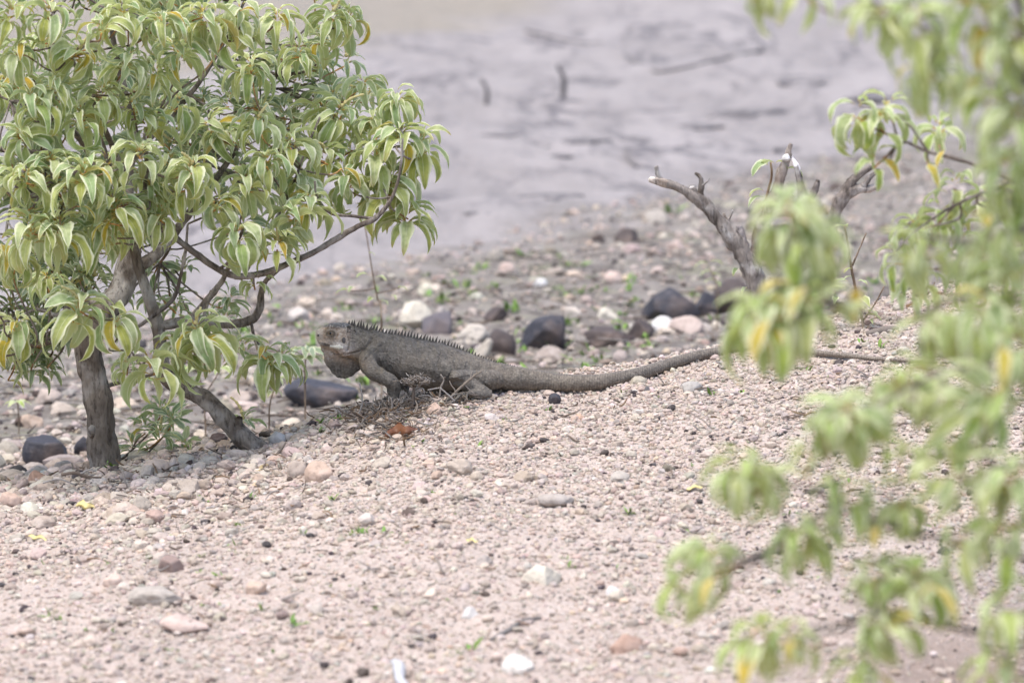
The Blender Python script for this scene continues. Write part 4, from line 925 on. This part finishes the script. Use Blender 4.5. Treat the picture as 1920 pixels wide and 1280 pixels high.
def litter():
    r = np.random.default_rng(45); mb = MB()
    def bits(n, u0, u1, v0, v1, dark):
        for _ in range(n):
            u = r.normal((u0+u1)/2, (u1-u0)/3.6); v = r.normal((v0+v1)/2, (v1-v0)/3.6); g = ground_at(u, v); L = r.uniform(.006, .032); a = r.uniform(0, 6.28)
            p = np.array([g[0], g[1], float(height(g[0], g[1]))+r.uniform(.002, .014)]); d = np.array([math.cos(a), math.sin(a), r.normal(0, .35)])*L
            m = p+d*.5+r.normal(0, .1*L, 3); w = r.uniform(.0006, .0018)
            V, F, _ = tube([p, m, p+d], [w, w, w*.6], 5, .006, .2, int(r.integers(1e5))); c = TW[int(r.integers(4))]*r.uniform(.55, 1.15)
            if r.random() < .2: c = np.array([.27, .18, .115])
            mb.add(V, F, c*dark)
    bits(420, 640, 800, 765, 830, .8)
    for _ in range(260):
        u = r.normal(728, 26); g = at(u, r.normal(776, 9), -.085+r.normal(0, .012)); a = r.uniform(0, 6.28); L = r.uniform(.008, .028)
        p = np.array([g[0], g[1], float(height(g[0], g[1]))+r.uniform(.0, .016)]); d = np.array([math.cos(a)*.8, math.sin(a)*.5, r.uniform(-.2, .9)])*L; w = r.uniform(.0006, .0013)
        V, F, _ = tube([p, p+d*.5+r.normal(0, .12*L, 3), p+d], [w, w, w*.6], 5, .005, .2, int(r.integers(1e5))); mb.add(V, F, TW[int(r.integers(4))]*r.uniform(.6, 1.2))
    bits(160, 700, 900, 740, 790, .9); bits(90, 60, 330, 880, 930, .95); bits(140, 250, 640, 840, 1000, 1.15); bits(160, 900, 1800, 640, 900, 1.0); bits(160, 0, 1300, 900, 1250, 1.1); bits(60, 1700, 1900, 520, 600, .7)
    for _ in range(1700):
        y = r.uniform(1.0, 4.5); x = r.uniform(-1, 1)*(10+y)*.1
        if y > 3.3+1.795*(x+.4): continue
        a = r.uniform(0, 6.28); L = r.uniform(.02, .09); p = np.array([x, y, float(height(x, y))+.006]); d = np.array([math.cos(a), math.sin(a), .12])*L
        V, F, _ = tube([p, p+d*.5, p+d], [.0022, .002, .001], 5, .02, .2, 1); mb.add(V, F, TW[int(r.integers(4))]*r.uniform(.5, 1.1))
    o = mb.build("plant_litter", M_TWIG); o["kind"] = "stuff"; o["label"] = "fine dead twig and straw litter strewn over the gravel"
litter()

def dead_leaf(u, v, w, h, mat, label, dy, seed, upright=.8, name="fallen_leaf"):
    r = np.random.default_rng(seed); g = ground_at(u, v+h*.5); s = pxsize(g[1]); n, m = 14, 8
    a = np.linspace(-1, 1, n); b = np.linspace(0, 1, m); A, B = np.meshgrid(a, b, indexing='ij')
    edge = (1-np.abs(A)**1.6)**.85*(1+.18*np.sin(A*9+seed))*(1-.35*A); X = A*w*.5*s; Hh = (B-.4)*edge*h*s
    Yb = .010*np.sin(A*5+seed)+.012*(B-.5)**2*4-.004; up = upright
    P = np.stack([X, Yb+(1-up)*Hh, up*Hh+.15*X*np.sign(seed % 2-.5)+.4*h*s*up+.004], -1)
    V1 = P.reshape(-1, 3); V2 = V1+np.array([0, .0008, -.0004])
    i = np.arange(n-1)[:, None]*m; j = np.arange(m-1)[None]; q = np.stack([i+j, i+m+j, i+m+j+1, i+j+1], -1).reshape(-1, 4)
    bo = [i_*m for i_ in range(n)]+[(n-1)*m+k for k in range(m)]+[i_*m+m-1 for i_ in range(n-1, -1, -1)]+[k for k in range(m-1, -1, -1)]
    k = np.array(bo); side = np.stack([k[:-1], k[1:], k[1:]+n*m, k[:-1]+n*m], -1)
    o = mesh(name, np.vstack([V1, V2]), [q, q[:, ::-1]+n*m, side], mat, None, True)
    o.location = (g[0], g[1]+dy, float(height(g[0], g[1]+dy))+.001)
    return tag(o, label, "leaf")
dead_leaf(752, 802, 62, 40, M_BROWNLEAF, "crumpled rust-brown dead leaf below the iguana's forefoot", 0.0, 3, .6)
dead_leaf(160, 946, 36, 24, M_YELLOW, "bright pale yellow leaf fallen on gravel in front of the thick trunk", 0, 4, .6)
dead_leaf(8, 928, 34, 18, M_YELLOW, "folded pale yellow leaf at the gravel's left edge", 0, 5, .4)
dead_leaf(70, 1012, 36, 16, M_YELLOW, "blurred tan-yellow leaf lying farther down the left gravel", 0, 6, .4)
dead_leaf(1300, 912, 34, 12, M_YELLOW, "small yellow leaf scrap in the gravel left of the near leaves", 0, 7, .4)
dead_leaf(885, 1018, 22, 10, M_YELLOW, "tiny yellow leaf scrap in the middle gravel", 0, 8, .4)

# ------------------------------------------------------------------ things out on the mud
def stake(u, v0, v1, w, label):
    g = ground_at(u, v1); s = pxsize(g[1]); h = (v1-v0)*s
    P = [g+np.array([0, 0, -.04]), g+np.array([.01, 0, h*.5]), g+np.array([-.012, 0, h])]
    V, F, _ = tube(P, [w*.4*s, w*.36*s, w*.2*s], 9, .01, .25, int(u)); o = MB().add(V, F, (.17, .155, .15)).build("dead_stick", M_TWIG, None, True, origin=g)
    return tag(o, label, "stick", "dead sticks standing in the mud")
stake(908, 148, 196, 11, "thin bent dead stick standing in the mud, the slighter one")
stake(1052, 122, 182, 14, "thicker dead stick standing upright in the mud")
GC = "dark clumps on the mud flat"
for k, (u, v, w, h, lab) in enumerate([
    (1095, 258, 100, 20, "long dark clump of debris in the middle of the mud flat"), (1192, 256, 56, 16, "dark clump just right of the long one on the mud"),
    (1050, 288, 44, 12, "small dark clump below the long one on the mud"), (1015, 272, 34, 9, "faint dark lump left of the long clump on the mud"),
    (1400, 205, 130, 20, "broad dark clump on the mud beneath the hanging leaves"), (1310, 232, 80, 12, "thin dark streak of debris left of the broad clump"),
    (830, 218, 30, 10, "dark lump on the mud right of the leafy bough"), (900, 395, 60, 14, "dark clump at the near edge of the mud by the bough"),
    (1030, 362, 130, 16, "long low dark debris near the lower mud edge"), (940, 250, 70, 10, "faint debris line on the mud above the bough's end"),
    (1500, 150, 80, 12, "faint dark patch of debris high on the mud at right"), (1485, 275, 60, 12, "dark debris on the mud just above the dead stump"), (1640, 180, 90, 16, "dark debris behind the hanging leaves at right"), (1780, 160, 70, 16, "dark debris far right on the mud")]):
    g = ground_at(u, v+h*.4); s = pxsize(g[1]); V, F = rock_shape(3, 900+k, 7, .3, 20)
    V = V*np.array([w*.5*s, w*.5*s*1.1, h*.34*s]); o = mesh("debris_clump", V, F, M_STONE, None, True, col=np.tile(np.array([(.155, .142, .142)]), (len(V), 1)))
    o.location = (g[0], g[1], g[2]-h*.05*s); tag(o, lab, "debris", GC)
def branch_on_mud(pts, w, label):
    P = [];
    for (u, v) in pts:
        g = ground_at(u, v); P.append([g[0], g[1], float(height(g[0], g[1]))+w*.4*pxsize(g[1])])
    s = pxsize(P[0][1]); V, F, _ = tube(P, [w*.5*s*k for k in np.linspace(1, .5, len(P))], 8, .03, .3, int(pts[0][0]))
    o = MB().add(V, F, (.27, .245, .235)).build("dead_branch", M_TWIG, None, True, origin=np.array(P[0])); tag(o, label, "branch", "dead branches lying on the mud")
branch_on_mud([(1430, 96), (1370, 110), (1300, 124), (1230, 134), (1195, 120), (1170, 105)], 7, "long crooked line of a faint crack across the upper mud flat")  # thin tube added to draw a faint crack in the mud
branch_on_mud([(985, 62), (1030, 74), (1090, 82), (1130, 84)], 6, "thin dead branch lying far up the mud flat")
branch_on_mud([(1172, 280), (1180, 300), (1195, 312)], 8, "short dead twig lying on the mud below the clump pair")

# ------------------------------------------------------------------ the iguana
def iguana():
    root = empty("iguana", at(790, 745, 0), "grey-brown iguana with a spiny back crest and long tail, standing on the gravel rise", "iguana")
    s = pxsize(0); NS = 28; Y0 = .0
    Vs = []; Fs = []; base = 0
    def loft(rings):
        nonlocal base
        """rings: (center xyz, side vec, up vec) lists of vertices (NS,3)"""
        Rg = np.array(rings); n = len(Rg); V = np.vstack([Rg.reshape(-1, 3), Rg[0].mean(0), Rg[-1].mean(0)])
        i = np.arange(n-1)[:, None]*NS; j = np.arange(NS)[None]
        q = np.stack([i+j, i+(j+1) % NS, i+NS+(j+1) % NS, i+NS+j], -1).reshape(-1, 4)
        jj = np.arange(NS); b = n*NS; t0 = (n-1)*NS
        tri = np.vstack([np.stack([np.full(NS, b), (jj+1) % NS, jj], -1), np.stack([np.full(NS, b+1), t0+jj, t0+(jj+1) % NS], -1)])
        Vs.append(V); Fs.append((q+base, tri+base)); base += len(V)
    ang = np.linspace(0, 2*np.pi, NS, endpoint=False)
    # head + trunk rings: u, v_top, v_bottom, half width px, squareness
    prof = [(592.5, 622, 633, 4, 1), (594, 619, 638, 8, 1), (598, 616, 645, 11, .9), (604, 612, 651, 14, .9), (612, 609, 654, 17, .85), (621, 606, 656, 19, .85), (631, 605, 659, 21, .85), (641, 605, 662, 23, .85), (650, 606, 666, 24, .9), (658, 609, 671, 25, 1),
            (668, 612, 680, 27, 1), (680, 616, 692, 31, 1), (695, 619, 702, 36, 1), (712, 622, 708, 40, 1), (735, 627, 714, 44, 1), (760, 631, 722, 47, .95), (785, 635, 729, 50, .95), (810, 640, 733, 51, .95), (835, 646, 735, 50, .95), (860, 653, 735, 47, .95), (885, 663, 733, 42, 1), (905, 670, 732, 36, 1), (925, 677, 731, 31, 1), (950, 683, 731, 26, 1), (975, 688, 731.5, 23, 1), (1000, 693, 732, 21, 1)]
    K = np.array(prof); ts = np.arange(len(K)); tt = np.linspace(0, len(K)-1, 150)
    def cr(col):
        Q = np.column_stack([ts*1.0, np.zeros(len(ts)), np.zeros(len(ts)), col]); R_ = resample(Q, .1); return np.interp(tt, R_[:, 0], R_[:, 3])
    u, vt, vb, hw, sq = [cr(K[:, i]) for i in range(5)]
    rings = []
    for k in range(len(u)):
        c = (at(u[k], vt[k], Y0)+at(u[k], vb[k], Y0))/2; hz = np.linalg.norm(at(u[k], vt[k], Y0)-at(u[k], vb[k], Y0))/2; wy = hw[k]*s
        ca, sa = np.cos(ang), np.sin(ang)
        e = .92*sq[k]; yy = np.sign(ca)*np.abs(ca)**e; zz = np.sign(sa)*np.abs(sa)**e
        wid = 1-.30*np.clip(zz, 0, 1)**1.4*(1 if u[k] > 655 else .45)-(.10*np.clip(-zz, 0, 1) if u[k] > 655 else .25*np.clip(-zz, 0, 1))
        rings.append(np.stack([np.full(NS, c[0]), Y0+yy*wy*wid, c[2]+zz*hz], -1))
    trunk_end = rings[-1]
    # tail: on the ground, winding slightly
    TP = [(1000, 732, 20), (1030, 733.5, 18.2), (1060, 734, 16.6), (1095, 733, 15.4), (1130, 729, 14.4), (1165, 722, 13.4), (1200, 713, 12.5), (1235, 701, 11.6), (1270, 689, 10.9), (1310, 677, 10.2), (1350, 668.5, 9.5), (1390, 664, 8.8), (1430, 662, 8.0), (1480, 663, 7.0), (1530, 667, 6.0), (1580, 671, 5.1), (1640, 676, 4.2), (1700, 679.5, 3.5), (1760, 682, 2.9), (1820, 682, 2.6), (1880, 682.5, 2.2), (1925, 683, 1.6)]
    tp = []
    for (uu, vbot, rr) in TP:
        g = ground_at(uu, vbot); w = float(sstep(1000, 1090, uu)); yy = g[1]*w
        c = at(uu, vbot-rr, yy); r_ = rr*pxsize(yy)
        hz = float(height(c[0], yy, True))
        if w > .5: c[2] = max(c[2], hz+r_*.85)
        tp.append([*c, r_])
    tq = resample(np.array(tp), .006)
    T = np.gradient(tq[:, :3], axis=0); T /= np.linalg.norm(T, axis=1)[:, None]
    side = np.cross(T, np.array([0, 0, 1.0])); side /= np.linalg.norm(side, axis=1)[:, None]; up = np.cross(side, T)
    for k in range(2, len(tq)):
        f = 1.04
        rings.append(tq[k, :3]+tq[k, 3]*(-np.cos(ang)[:, None]*side[k]*f+np.sin(ang)[:, None]*up[k]))
    loft(rings)
    def limb(P, rad, flat=1.0):
        Q = resample(np.column_stack([P, rad]), .004); C = Q[:, :3]; r_ = Q[:, 3]
        T = np.gradient(C, axis=0); T /= np.linalg.norm(T, axis=1)[:, None]+1e-9
        ref = np.array([0, 1.0, 0.05]); Nn = np.cross(T, ref); Nn /= np.linalg.norm(Nn, axis=1)[:, None]+1e-9; B = np.cross(T, Nn)
        loft([C[k]+r_[k]*(np.cos(ang)[:, None]*Nn[k]+np.sin(ang)[:, None]*B[k]*flat) for k in range(len(C))])
    def pl(lst, sgn):
        P = np.array([at(a, b, c) for a, b, c, _ in lst]); rd = np.array([d*s for *_, d in lst]); return P, rd
    claws = []
    def foot(p, dirs, L, r0):
        for a, k in dirs:
            d = np.array([math.cos(a), math.sin(a), 0.0]); l = L*k
            e = p+d*l; e[2] = float(height(e[0], e[1]))+r0*1.0
            m = p+d*l*.5; m[2] = max((p[2]+e[2])/2+.007, float(height(m[0], m[1]))+r0*1.4)
            limb(np.array([p, m, e]), np.array([r0*1.35, r0*1.1, r0*.85])); claws.append((e, d))
    # near foreleg
    limb(*pl([(694, 662, -.020, 16), (690, 678, -.042, 18), (698, 694, -.055, 16.5), (714, 705, -.062, 14.5), (730, 713, -.064, 13.5), (738, 722, -.063, 12.8), (738, 738, -.060, 11.3), (736, 754, -.058, 10), (735, 764, -.056, 10)], 1))
    foot(at(735, 768, -.058), [(3.3, .9), (3.75, 1.15), (4.2, 1.25), (4.75, 1.0), (5.6, .7)], .042, .0034)
    # far foreleg
    limb(*pl([(720, 668, .020, 15), (735, 690, .05, 14), (750, 706, .066, 12.5), (757, 716, .068, 11.5), (757, 735, .064, 9.5), (755, 752, .062, 8.5)], 1))
    foot(at(755, 756, .06), [(2.6, .9), (2.1, 1.1), (3.1, 1.1), (1.5, .9), (3.6, .8)], .04, .0032)
    # near hind leg: thigh forward, shank back, long toes forward
    limb(*pl([(935, 712, -.012, 17), (915, 712, -.034, 18), (890, 710, -.050, 16.5), (868, 707, -.066, 14), (855, 707, -.085, 13), (853, 712, -.090, 11)], 1))
    limb(*pl([(853, 711, -.078, 11), (868, 718, -.072, 13), (890, 726, -.066, 12), (910, 734, -.070, 9), (920, 738, -.068, 8)], 1))
    limb(*pl([(920, 738, -.068, 8), (905, 739, -.076, 7.2), (888, 737, -.082, 6.5), (880, 738, -.085, 6)], 1))
    foot(at(880, 739, -.085), [(3.0, .8), (3.25, 1.1), (3.5, 1.2), (3.8, 1.0), (4.4, .6)], .040, .0030)
    # far hind leg
    limb(*pl([(930, 712, .012, 17), (905, 712, .050, 16), (885, 715, .075, 12), (900, 727, .080, 10), (915, 735, .076, 7)], 1))
    foot(at(912, 738, .078), [(2.6, 1), (2.9, 1.2), (3.2, 1), (2.2, .8)], .04, .003)
    # dewlap: broad thin fan hanging from the throat
    dl = [(606, 648, 662, 3.0), (608, 648, 676, 3.6), (613, 648, 688, 4.0), (620, 648, 698, 4.4), (630, 650, 707, 4.6), (640, 652, 710.5, 4.8), (652, 656, 709, 5.0), (663, 660, 704, 5.4), (673, 666, 697, 6), (680, 672, 690, 6)]
    D = np.array(dl); D[:, 3] *= .62; rings = []
    Dq = np.column_stack([np.interp(np.linspace(0, 9, 46), np.arange(10), D[:, i]) for i in range(4)])
    for (uu, a, b, w) in Dq:
        c = (at(uu, a, Y0)+at(uu, b, Y0))/2; hz = np.linalg.norm(at(uu, a, Y0)-at(uu, b, Y0))/2
        zz = np.sin(ang); taper = 1-.35*np.clip(-zz, 0, 1)
        rings.append(np.stack([np.full(NS, c[0]), Y0+np.cos(ang)*w*s*taper, c[2]+zz*hz], -1))
    loft(rings)
    # jowl and brow swellings, chin spikes
    def blob(uu, vv, dy, rx, ry, rz):
        nonlocal base
        V, F = ICO[2]; V = V*np.array([rx, ry, rz])*s+at(uu, vv, dy); Vs.append(V); Fs.append((np.zeros((0, 4), int), F+base)); base += len(V)
    for sg in (-1, 1):
        blob(640, 648, sg*.013, 17, 9, 11); blob(622, 621, sg*.0135, 12, 6, 10); blob(630, 612, sg*.012, 17, 6, 5); blob(602, 628, sg*.006, 9, 7, 8); blob(648, 660, sg*.012, 14, 8, 9); blob(612, 643, sg*.010, 16, 6, 6)
    for (uu, vv) in ((603, 653), (605, 656), (609, 655)): blob(uu, vv, 0, 2.4, 2.5, 4.5)
    V = np.vstack(Vs); q = np.vstack([f[0] for f in Fs]); t = np.vstack([f[1] for f in Fs])
    tmp = mesh("body", V, [q, t], M_SKIN)
    rm = tmp.modifiers.new("r", 'REMESH'); rm.mode = 'VOXEL'; rm.voxel_size = .0015; rm.use_smooth_shade = True
    sm = tmp.modifiers.new("s", 'SMOOTH'); sm.factor = .5; sm.iterations = 4
    dg = bpy.context.evaluated_depsgraph_get(); ev = tmp.evaluated_get(dg); me = bpy.data.meshes.new_from_object(ev)
    n = len(me.vertices); co = np.zeros(n*3, np.float32); me.vertices.foreach_get("co", co); co = co.reshape(-1, 3).astype(float)
    no = np.zeros(n*3, np.float32); me.vertices.foreach_get("normal", no); no = no.reshape(-1, 3).astype(float)
    bpy.data.objects.remove(tmp)
    d = co-CAM                        # side-view coordinates of the animal, measured in its own mid-plane
    mid = co.copy(); mid[:, 1] = 0; d = mid-CAM; dep = d@FWD
    U = 960+(d@RGT)/dep/PX; Vv = 640-(d@UPV)/dep/PX
    sideness = np.clip(np.abs(no[:, 1])*1.6, 0, 1)
    # creases: displace inward along drawn folds
    def crease(pts, width, depth):
        nonlocal co
        P = resample(np.array([(a, b, 0.0) for a, b in pts]), 1.0)[:, :2]
        sel = np.where((U > P[:, 0].min()-6) & (U < P[:, 0].max()+6) & (Vv > P[:, 1].min()-6) & (Vv < P[:, 1].max()+6))[0]
        if not len(sel): return np.zeros(n)
        dd = np.sqrt(((U[sel, None]-P[None, :, 0])**2+(Vv[sel, None]-P[None, :, 1])**2)).min(1)
        w = np.exp(-(dd/width)**2)*sideness[sel]; co[sel] -= no[sel]*(w*depth)[:, None]
        out = np.zeros(n); out[sel] = w; return out
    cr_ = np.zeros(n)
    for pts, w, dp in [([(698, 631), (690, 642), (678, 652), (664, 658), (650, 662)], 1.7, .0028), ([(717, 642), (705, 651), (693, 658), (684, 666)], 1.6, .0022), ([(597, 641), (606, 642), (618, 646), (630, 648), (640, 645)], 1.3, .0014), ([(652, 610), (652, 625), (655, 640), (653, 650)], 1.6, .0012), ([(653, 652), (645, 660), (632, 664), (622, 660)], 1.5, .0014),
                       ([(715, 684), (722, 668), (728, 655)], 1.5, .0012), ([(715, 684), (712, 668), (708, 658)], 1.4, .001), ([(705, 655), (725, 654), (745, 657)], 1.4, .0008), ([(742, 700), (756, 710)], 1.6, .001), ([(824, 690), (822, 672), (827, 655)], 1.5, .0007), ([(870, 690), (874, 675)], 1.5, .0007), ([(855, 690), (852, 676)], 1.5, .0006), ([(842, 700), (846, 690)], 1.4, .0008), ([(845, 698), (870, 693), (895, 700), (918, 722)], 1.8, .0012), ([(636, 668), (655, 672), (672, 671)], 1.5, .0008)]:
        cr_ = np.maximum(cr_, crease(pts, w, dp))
    de = np.hypot((U-621)/1.25, Vv-622); ringw = np.exp(-((de-9.0)/1.8)**2)*sideness*(np.abs(co[:, 1]) > .008); co -= no*(ringw*.0012)[:, None]
    # soft skin wrinkles and muscle
    wr = noise3(U*.10, Vv*.05, co[:, 1]*60, 5)*.0017+noise3(U*.35, Vv*.10, co[:, 1]*90, 6)*.0007; wr *= sstep(655, 690, U)*sstep(1100, 930, U); wr += sstep(662, 680, Vv)*sstep(686, 672, U)*(noise3(U*.22-Vv*.03, Vv*.04, 0, 51)*.0014); co += no*wr[:, None]
    # pigment, plus darker creases
    def C3(c): return np.array(c)[None]
    col = np.tile(C3((.122, .101, .080)), (n, 1))
    def blend(w, c):
        nonlocal col
        w = np.clip(w, 0, 1)[:, None]; col = col*(1-w)+C3(c)*w
    bl = noise3(U*.04, Vv*.06, co[:, 1]*20, 8); blend(.5*sstep(0, .7, bl), (.20, .158, .115)); blend(.5*sstep(0, .7, -bl), (.105, .093, .082))
    b2 = noise3(U*.16, Vv*.22, co[:, 1]*60, 28); blend(.4*sstep(.1, .8, b2), (.23, .20, .16)); blend(.4*sstep(.1, .8, -b2), (.085, .073, .062))
    head = sstep(662, 648, U+(Vv-630)*.12)
    onhead = head*sstep(690, 662, Vv)
    blend(onhead*.97, (.70, .52, .39)); blend(np.exp(-(((U-646)/7)**2+((Vv-621)/9)**2))*.6*onhead, (.24, .18, .135)); hn = noise3(U*.35, Vv*.35, co[:, 1]*200, 31); blend(onhead*sstep(.15, .6, hn)*.6, (.62, .50, .41)); blend(onhead*sstep(.2, .6, -hn)*.5, (.20, .14, .10))
    blend(onhead*sstep(616, 610, Vv-(600-U)*.10*(U < 612)), (.15, .14, .14))
    blend(sstep(610, 599, U)*sstep(650, 638, Vv), (.82, .68, .57))
    blend(np.exp(-((de)/10)**4)*onhead*.8, (.20, .155, .115))
    blend(np.exp(-(((U-650)/13)**2+((Vv-652)/9)**2)*.75)*np.sqrt(sideness), (.92, .82, .77))
    blend(np.exp(-(((U-634)/19)**2+((Vv-640)/4.0)**2))*np.sqrt(sideness), (.88, .77, .67))
    blend(np.exp(-(((U-606)/16)**2+((Vv-637.5)/3.0)**2))*.85, (.74, .56, .42))
    blend(np.exp(-(((U-611)/11)**2+((Vv-644.5)/3.2)**2))*.85, (.085, .07, .06))
    blend(np.exp(-(((U-604)/7)**2+((Vv-655)/4)**2))*.8, (.50, .40, .32))
    blend(np.exp(-(((U-640)/20)**2+((Vv-661)/6.5)**2))*.95, (.62, .41, .29))
    blend(np.exp(-(((U-650)/26)**2+((Vv-674)/11)**2))*.95, (.52, .33, .20))
    blend(np.exp(-(((U-672)/12)**2+((Vv-660)/9)**2))*.55*(.5+.5*noise3(U*.3, Vv*.3, 0, 2)), (.48, .38, .29))
    dew = sstep(664, 684, Vv)*sstep(684, 676, U); blend(dew*sstep(.1, .7, noise3(U*.8, Vv*.8, 3, 61))*.5, (.36, .29, .22)); blend(dew*(.5+.3*noise3(U*.08, Vv*.05, 0, 12)), (.075, .066, .060))
    blend(np.exp(-(((U-715)/7)**2+((Vv-684)/5)**2))*.7, (.26, .20, .12))
    blend(np.exp(-((de-11)/1.4)**2)*onhead*.6*(np.abs(co[:, 1]) > .008), (.33, .19, .10))
    blend(cr_*.7, (.05, .038, .03))  # folds darkened in the colour as well as displaced
    sp = noise3(U*.5, Vv*.5, co[:, 1]*500, 15); blend(sstep(.3, .6, sp)*.7*onhead, (.80, .70, .62)); blend(sstep(.45, .7, sp)*.45*sstep(690, 660, U)*(1-onhead), (.5, .42, .34))
    leg = sstep(690, 720, Vv)*(np.abs(co[:, 1]) > .05); blend(leg*.35, (.125, .115, .105))
    tail = sstep(960, 1080, U); blend(tail*.5, (.21, .17, .135)); blend(sstep(1380, 1560, U)*.5, (.30, .24, .19))
    me.vertices.foreach_set("co", co.astype(np.float32).ravel())
    a = me.color_attributes.new("tint", 'FLOAT_COLOR', 'POINT'); a.data.foreach_set("color", np.column_stack([col, np.ones(n)]).astype(np.float32).ravel())
    per = np.interp(U, [900, 1000, 1200, 1400, 1700, 1950], [0, 100/4.6, 100/4.6+200/4.8, 100/4.6+200/4.8+200/4.4, 100/4.6+200/4.8+200/4.4+300/4, 200])*2*math.pi
    lean = per+ (Vv-710)*.12
    a = me.attributes.new("ring", 'FLOAT', 'POINT'); a.data.foreach_set("value", lean.astype(np.float32))
    a = me.attributes.new("ring_amount", 'FLOAT', 'POINT'); a.data.foreach_set("value", (sstep(920, 1060, U)*.32).astype(np.float32))
    me.polygons.foreach_set("use_smooth", np.ones(len(me.polygons), bool))
    me.materials.clear(); me.materials.append(M_SKIN); me.update()
    body = bpy.data.objects.new("body", me); link(body); body.parent = root; body.location = -root.location
    # surface lookup on the near and far flank
    def skin_y(uu, vv, sg):
        m = (np.abs(U-uu) < 2.5) & (np.abs(Vv-vv) < 2.5) & (co[:, 1]*sg > 0) & (np.abs(co[:, 1]) < .045)
        return (np.abs(co[m, 1]).max() if m.any() else .015)*sg
    for sg in (-1, 1):
        y = skin_y(621, 622, sg); c = at(621, 622, 0); c[1] = y-sg*.0022
        V, F = ICO[3]; e = mesh("eye", V*np.array([.0058, .0042, .0050])+c, F, M_EYE, root)
        V2 = ICO[2][0]*np.array([.0021, .0012, .0026])+c+np.array([-.0008, sg*.0036, .0002]); mesh("pupil", V2, ICO[2][1], M_PUPIL, e).location = (0, 0, 0)
        for (k, h) in ((1, 1), (-1, 1)):     # eyelids
            th = np.linspace(math.pi*.02, math.pi*.98, 14); P = np.column_stack([c[0]+np.cos(th)*.0074, np.full(14, c[1]+sg*.0028), c[2]+k*np.sin(th)*.0049])
            V, F, _ = tube(P, np.full(14, .0013), 7, .001, 0); mesh("eyelid", V, F, M_SKIN, root, col=np.tile(C3((.20, .15, .11)), (len(V), 1)), attrs={"ring": np.zeros(len(V)), "ring_amount": np.zeros(len(V))})
        y = skin_y(645.5, 634.5, sg); c = at(645.5, 634.5, 0); c[1] = y-sg*.001
        V, F = ICO[3]; mesh("ear_drum", V*np.array([.0038, .0022, .0056])+c, F, M_DRUM, root)
        for (uu, vv, rr) in [(621, 646.5, 2.0), (624.5, 646.8, 2.3), (628.2, 646.8, 2.6), (632, 647, 3.0), (636.5, 647.2, 3.8), (641.5, 648, 2.6)]:
            y = skin_y(uu, vv, sg); c = at(uu, vv, 0); c[1] = y
            V, F = ICO[2]; mesh("jowl_scale", V*np.array([rr, rr*.6, rr*1.1])*s*1.05+c, F, M_SCALE, root)
        c = at(597, 627, 0); c[1] = skin_y(597, 627, sg); V, F = ICO[2]; mesh("nostril", V*np.array([.0017, .0009, .0020])+c, F, M_CLAW, root)
    # crest
    UB = np.array([650, 656, 668, 684, 704, 725, 766, 812, 858, 892, 927, 961, 995, 1040]); VB = np.array([609, 610, 613, 617.5, 621.5, 625.5, 631.5, 640, 653, 667, 678.5, 685.5, 692, 700])
    HB = np.array([6, 15, 21, 20, 16, 14.5, 14.5, 14.5, 12, 9.5, 6.5, 4.5, 3, 1.5])
    P = [at(a, b+2.5, 0) for a, b in zip(UB, VB)]; V, F, _ = tube(P, np.interp(UB, [650, 700, 900, 1040], [3.4, 3.2, 2.6, 1.2])*s, 10, .004, .1, 3)
    cr = mesh("dorsal_crest", V, F, M_SPINE, root); r = np.random.default_rng(77)
    uu = 654.0
    while uu < 1030:
        h = .9*float(np.interp(uu, UB, HB))*r.uniform(.78, 1.12); vb_ = float(np.interp(uu, UB, VB)); w = float(np.interp(uu, [654, 680, 900, 1040], [3.7, 3.5, 2.7, 1.4]))
        lean_ = .35+r.normal(0, .22); n_ = 7; t_ = np.linspace(0, 1, n_)
        P = np.array([at(uu+lean_*h*.6*tt_**1.5+(1.0 if uu > 690 else -.5)*tt_, vb_+3-h*tt_-1*tt_, 0) for tt_ in t_])
        P[:, 1] += r.normal(0, .0012)*t_; wd = (1-t_**1.5)*.95+.05; a8 = np.linspace(0, 2*np.pi, 8, endpoint=False)
        tang = P[-1]-P[0]; tang /= np.linalg.norm(tang); al = np.cross(np.array([0, 1.0, 0]), tang)
        V = (P[:, None]+(np.cos(a8)[None, :, None]*al*w*s*.92*wd[:, None, None])+(np.sin(a8)[None, :, None]*np.array([0, 1.0, 0])*w*.42*s*wd[:, None, None])).reshape(-1, 3)
        V = np.vstack([V, P[-1]+tang*.0006]); i = np.arange(n_-1)[:, None]*8; j = np.arange(8)[None]
        q = np.stack([i+j, i+(j+1) % 8, i+8+(j+1) % 8, i+8+j], -1).reshape(-1, 4); jj = np.arange(8); t0 = (n_-1)*8
        sp_ = mesh("spine", V, [q, np.stack([np.full(8, t0+8), t0+jj, t0+(jj+1) % 8], -1)], M_SPINE, cr); sp_.location = (0, 0, 0)
        uu += float(np.interp(uu, [654, 690, 860, 940, 1030], [5.4, 6.0, 5.6, 4.4, 3.8]))*r.uniform(.9, 1.1)
    # nape tubercles
    for _ in range(14):
        a, b = r.uniform(652, 668), r.uniform(606, 620); c = at(a, b, 0); c[1] = skin_y(a, b, -1); rr = r.uniform(1.0, 1.9)*s
        mesh("nape_scale", ICO[1][0]*rr*np.array([1, .7, 1.1])+c, ICO[1][1], M_SPINE, root)
    for (e, dv) in claws:
        P = [e-dv*.002, e+dv*.005+np.array([0, 0, .001]), e+dv*.010+np.array([0, 0, -.003])]
        V, F, _ = tube(P, [.0022, .0015, .0003], 7, .002, 0); mesh("claw", V, F, M_CLAW, root)
iguana()
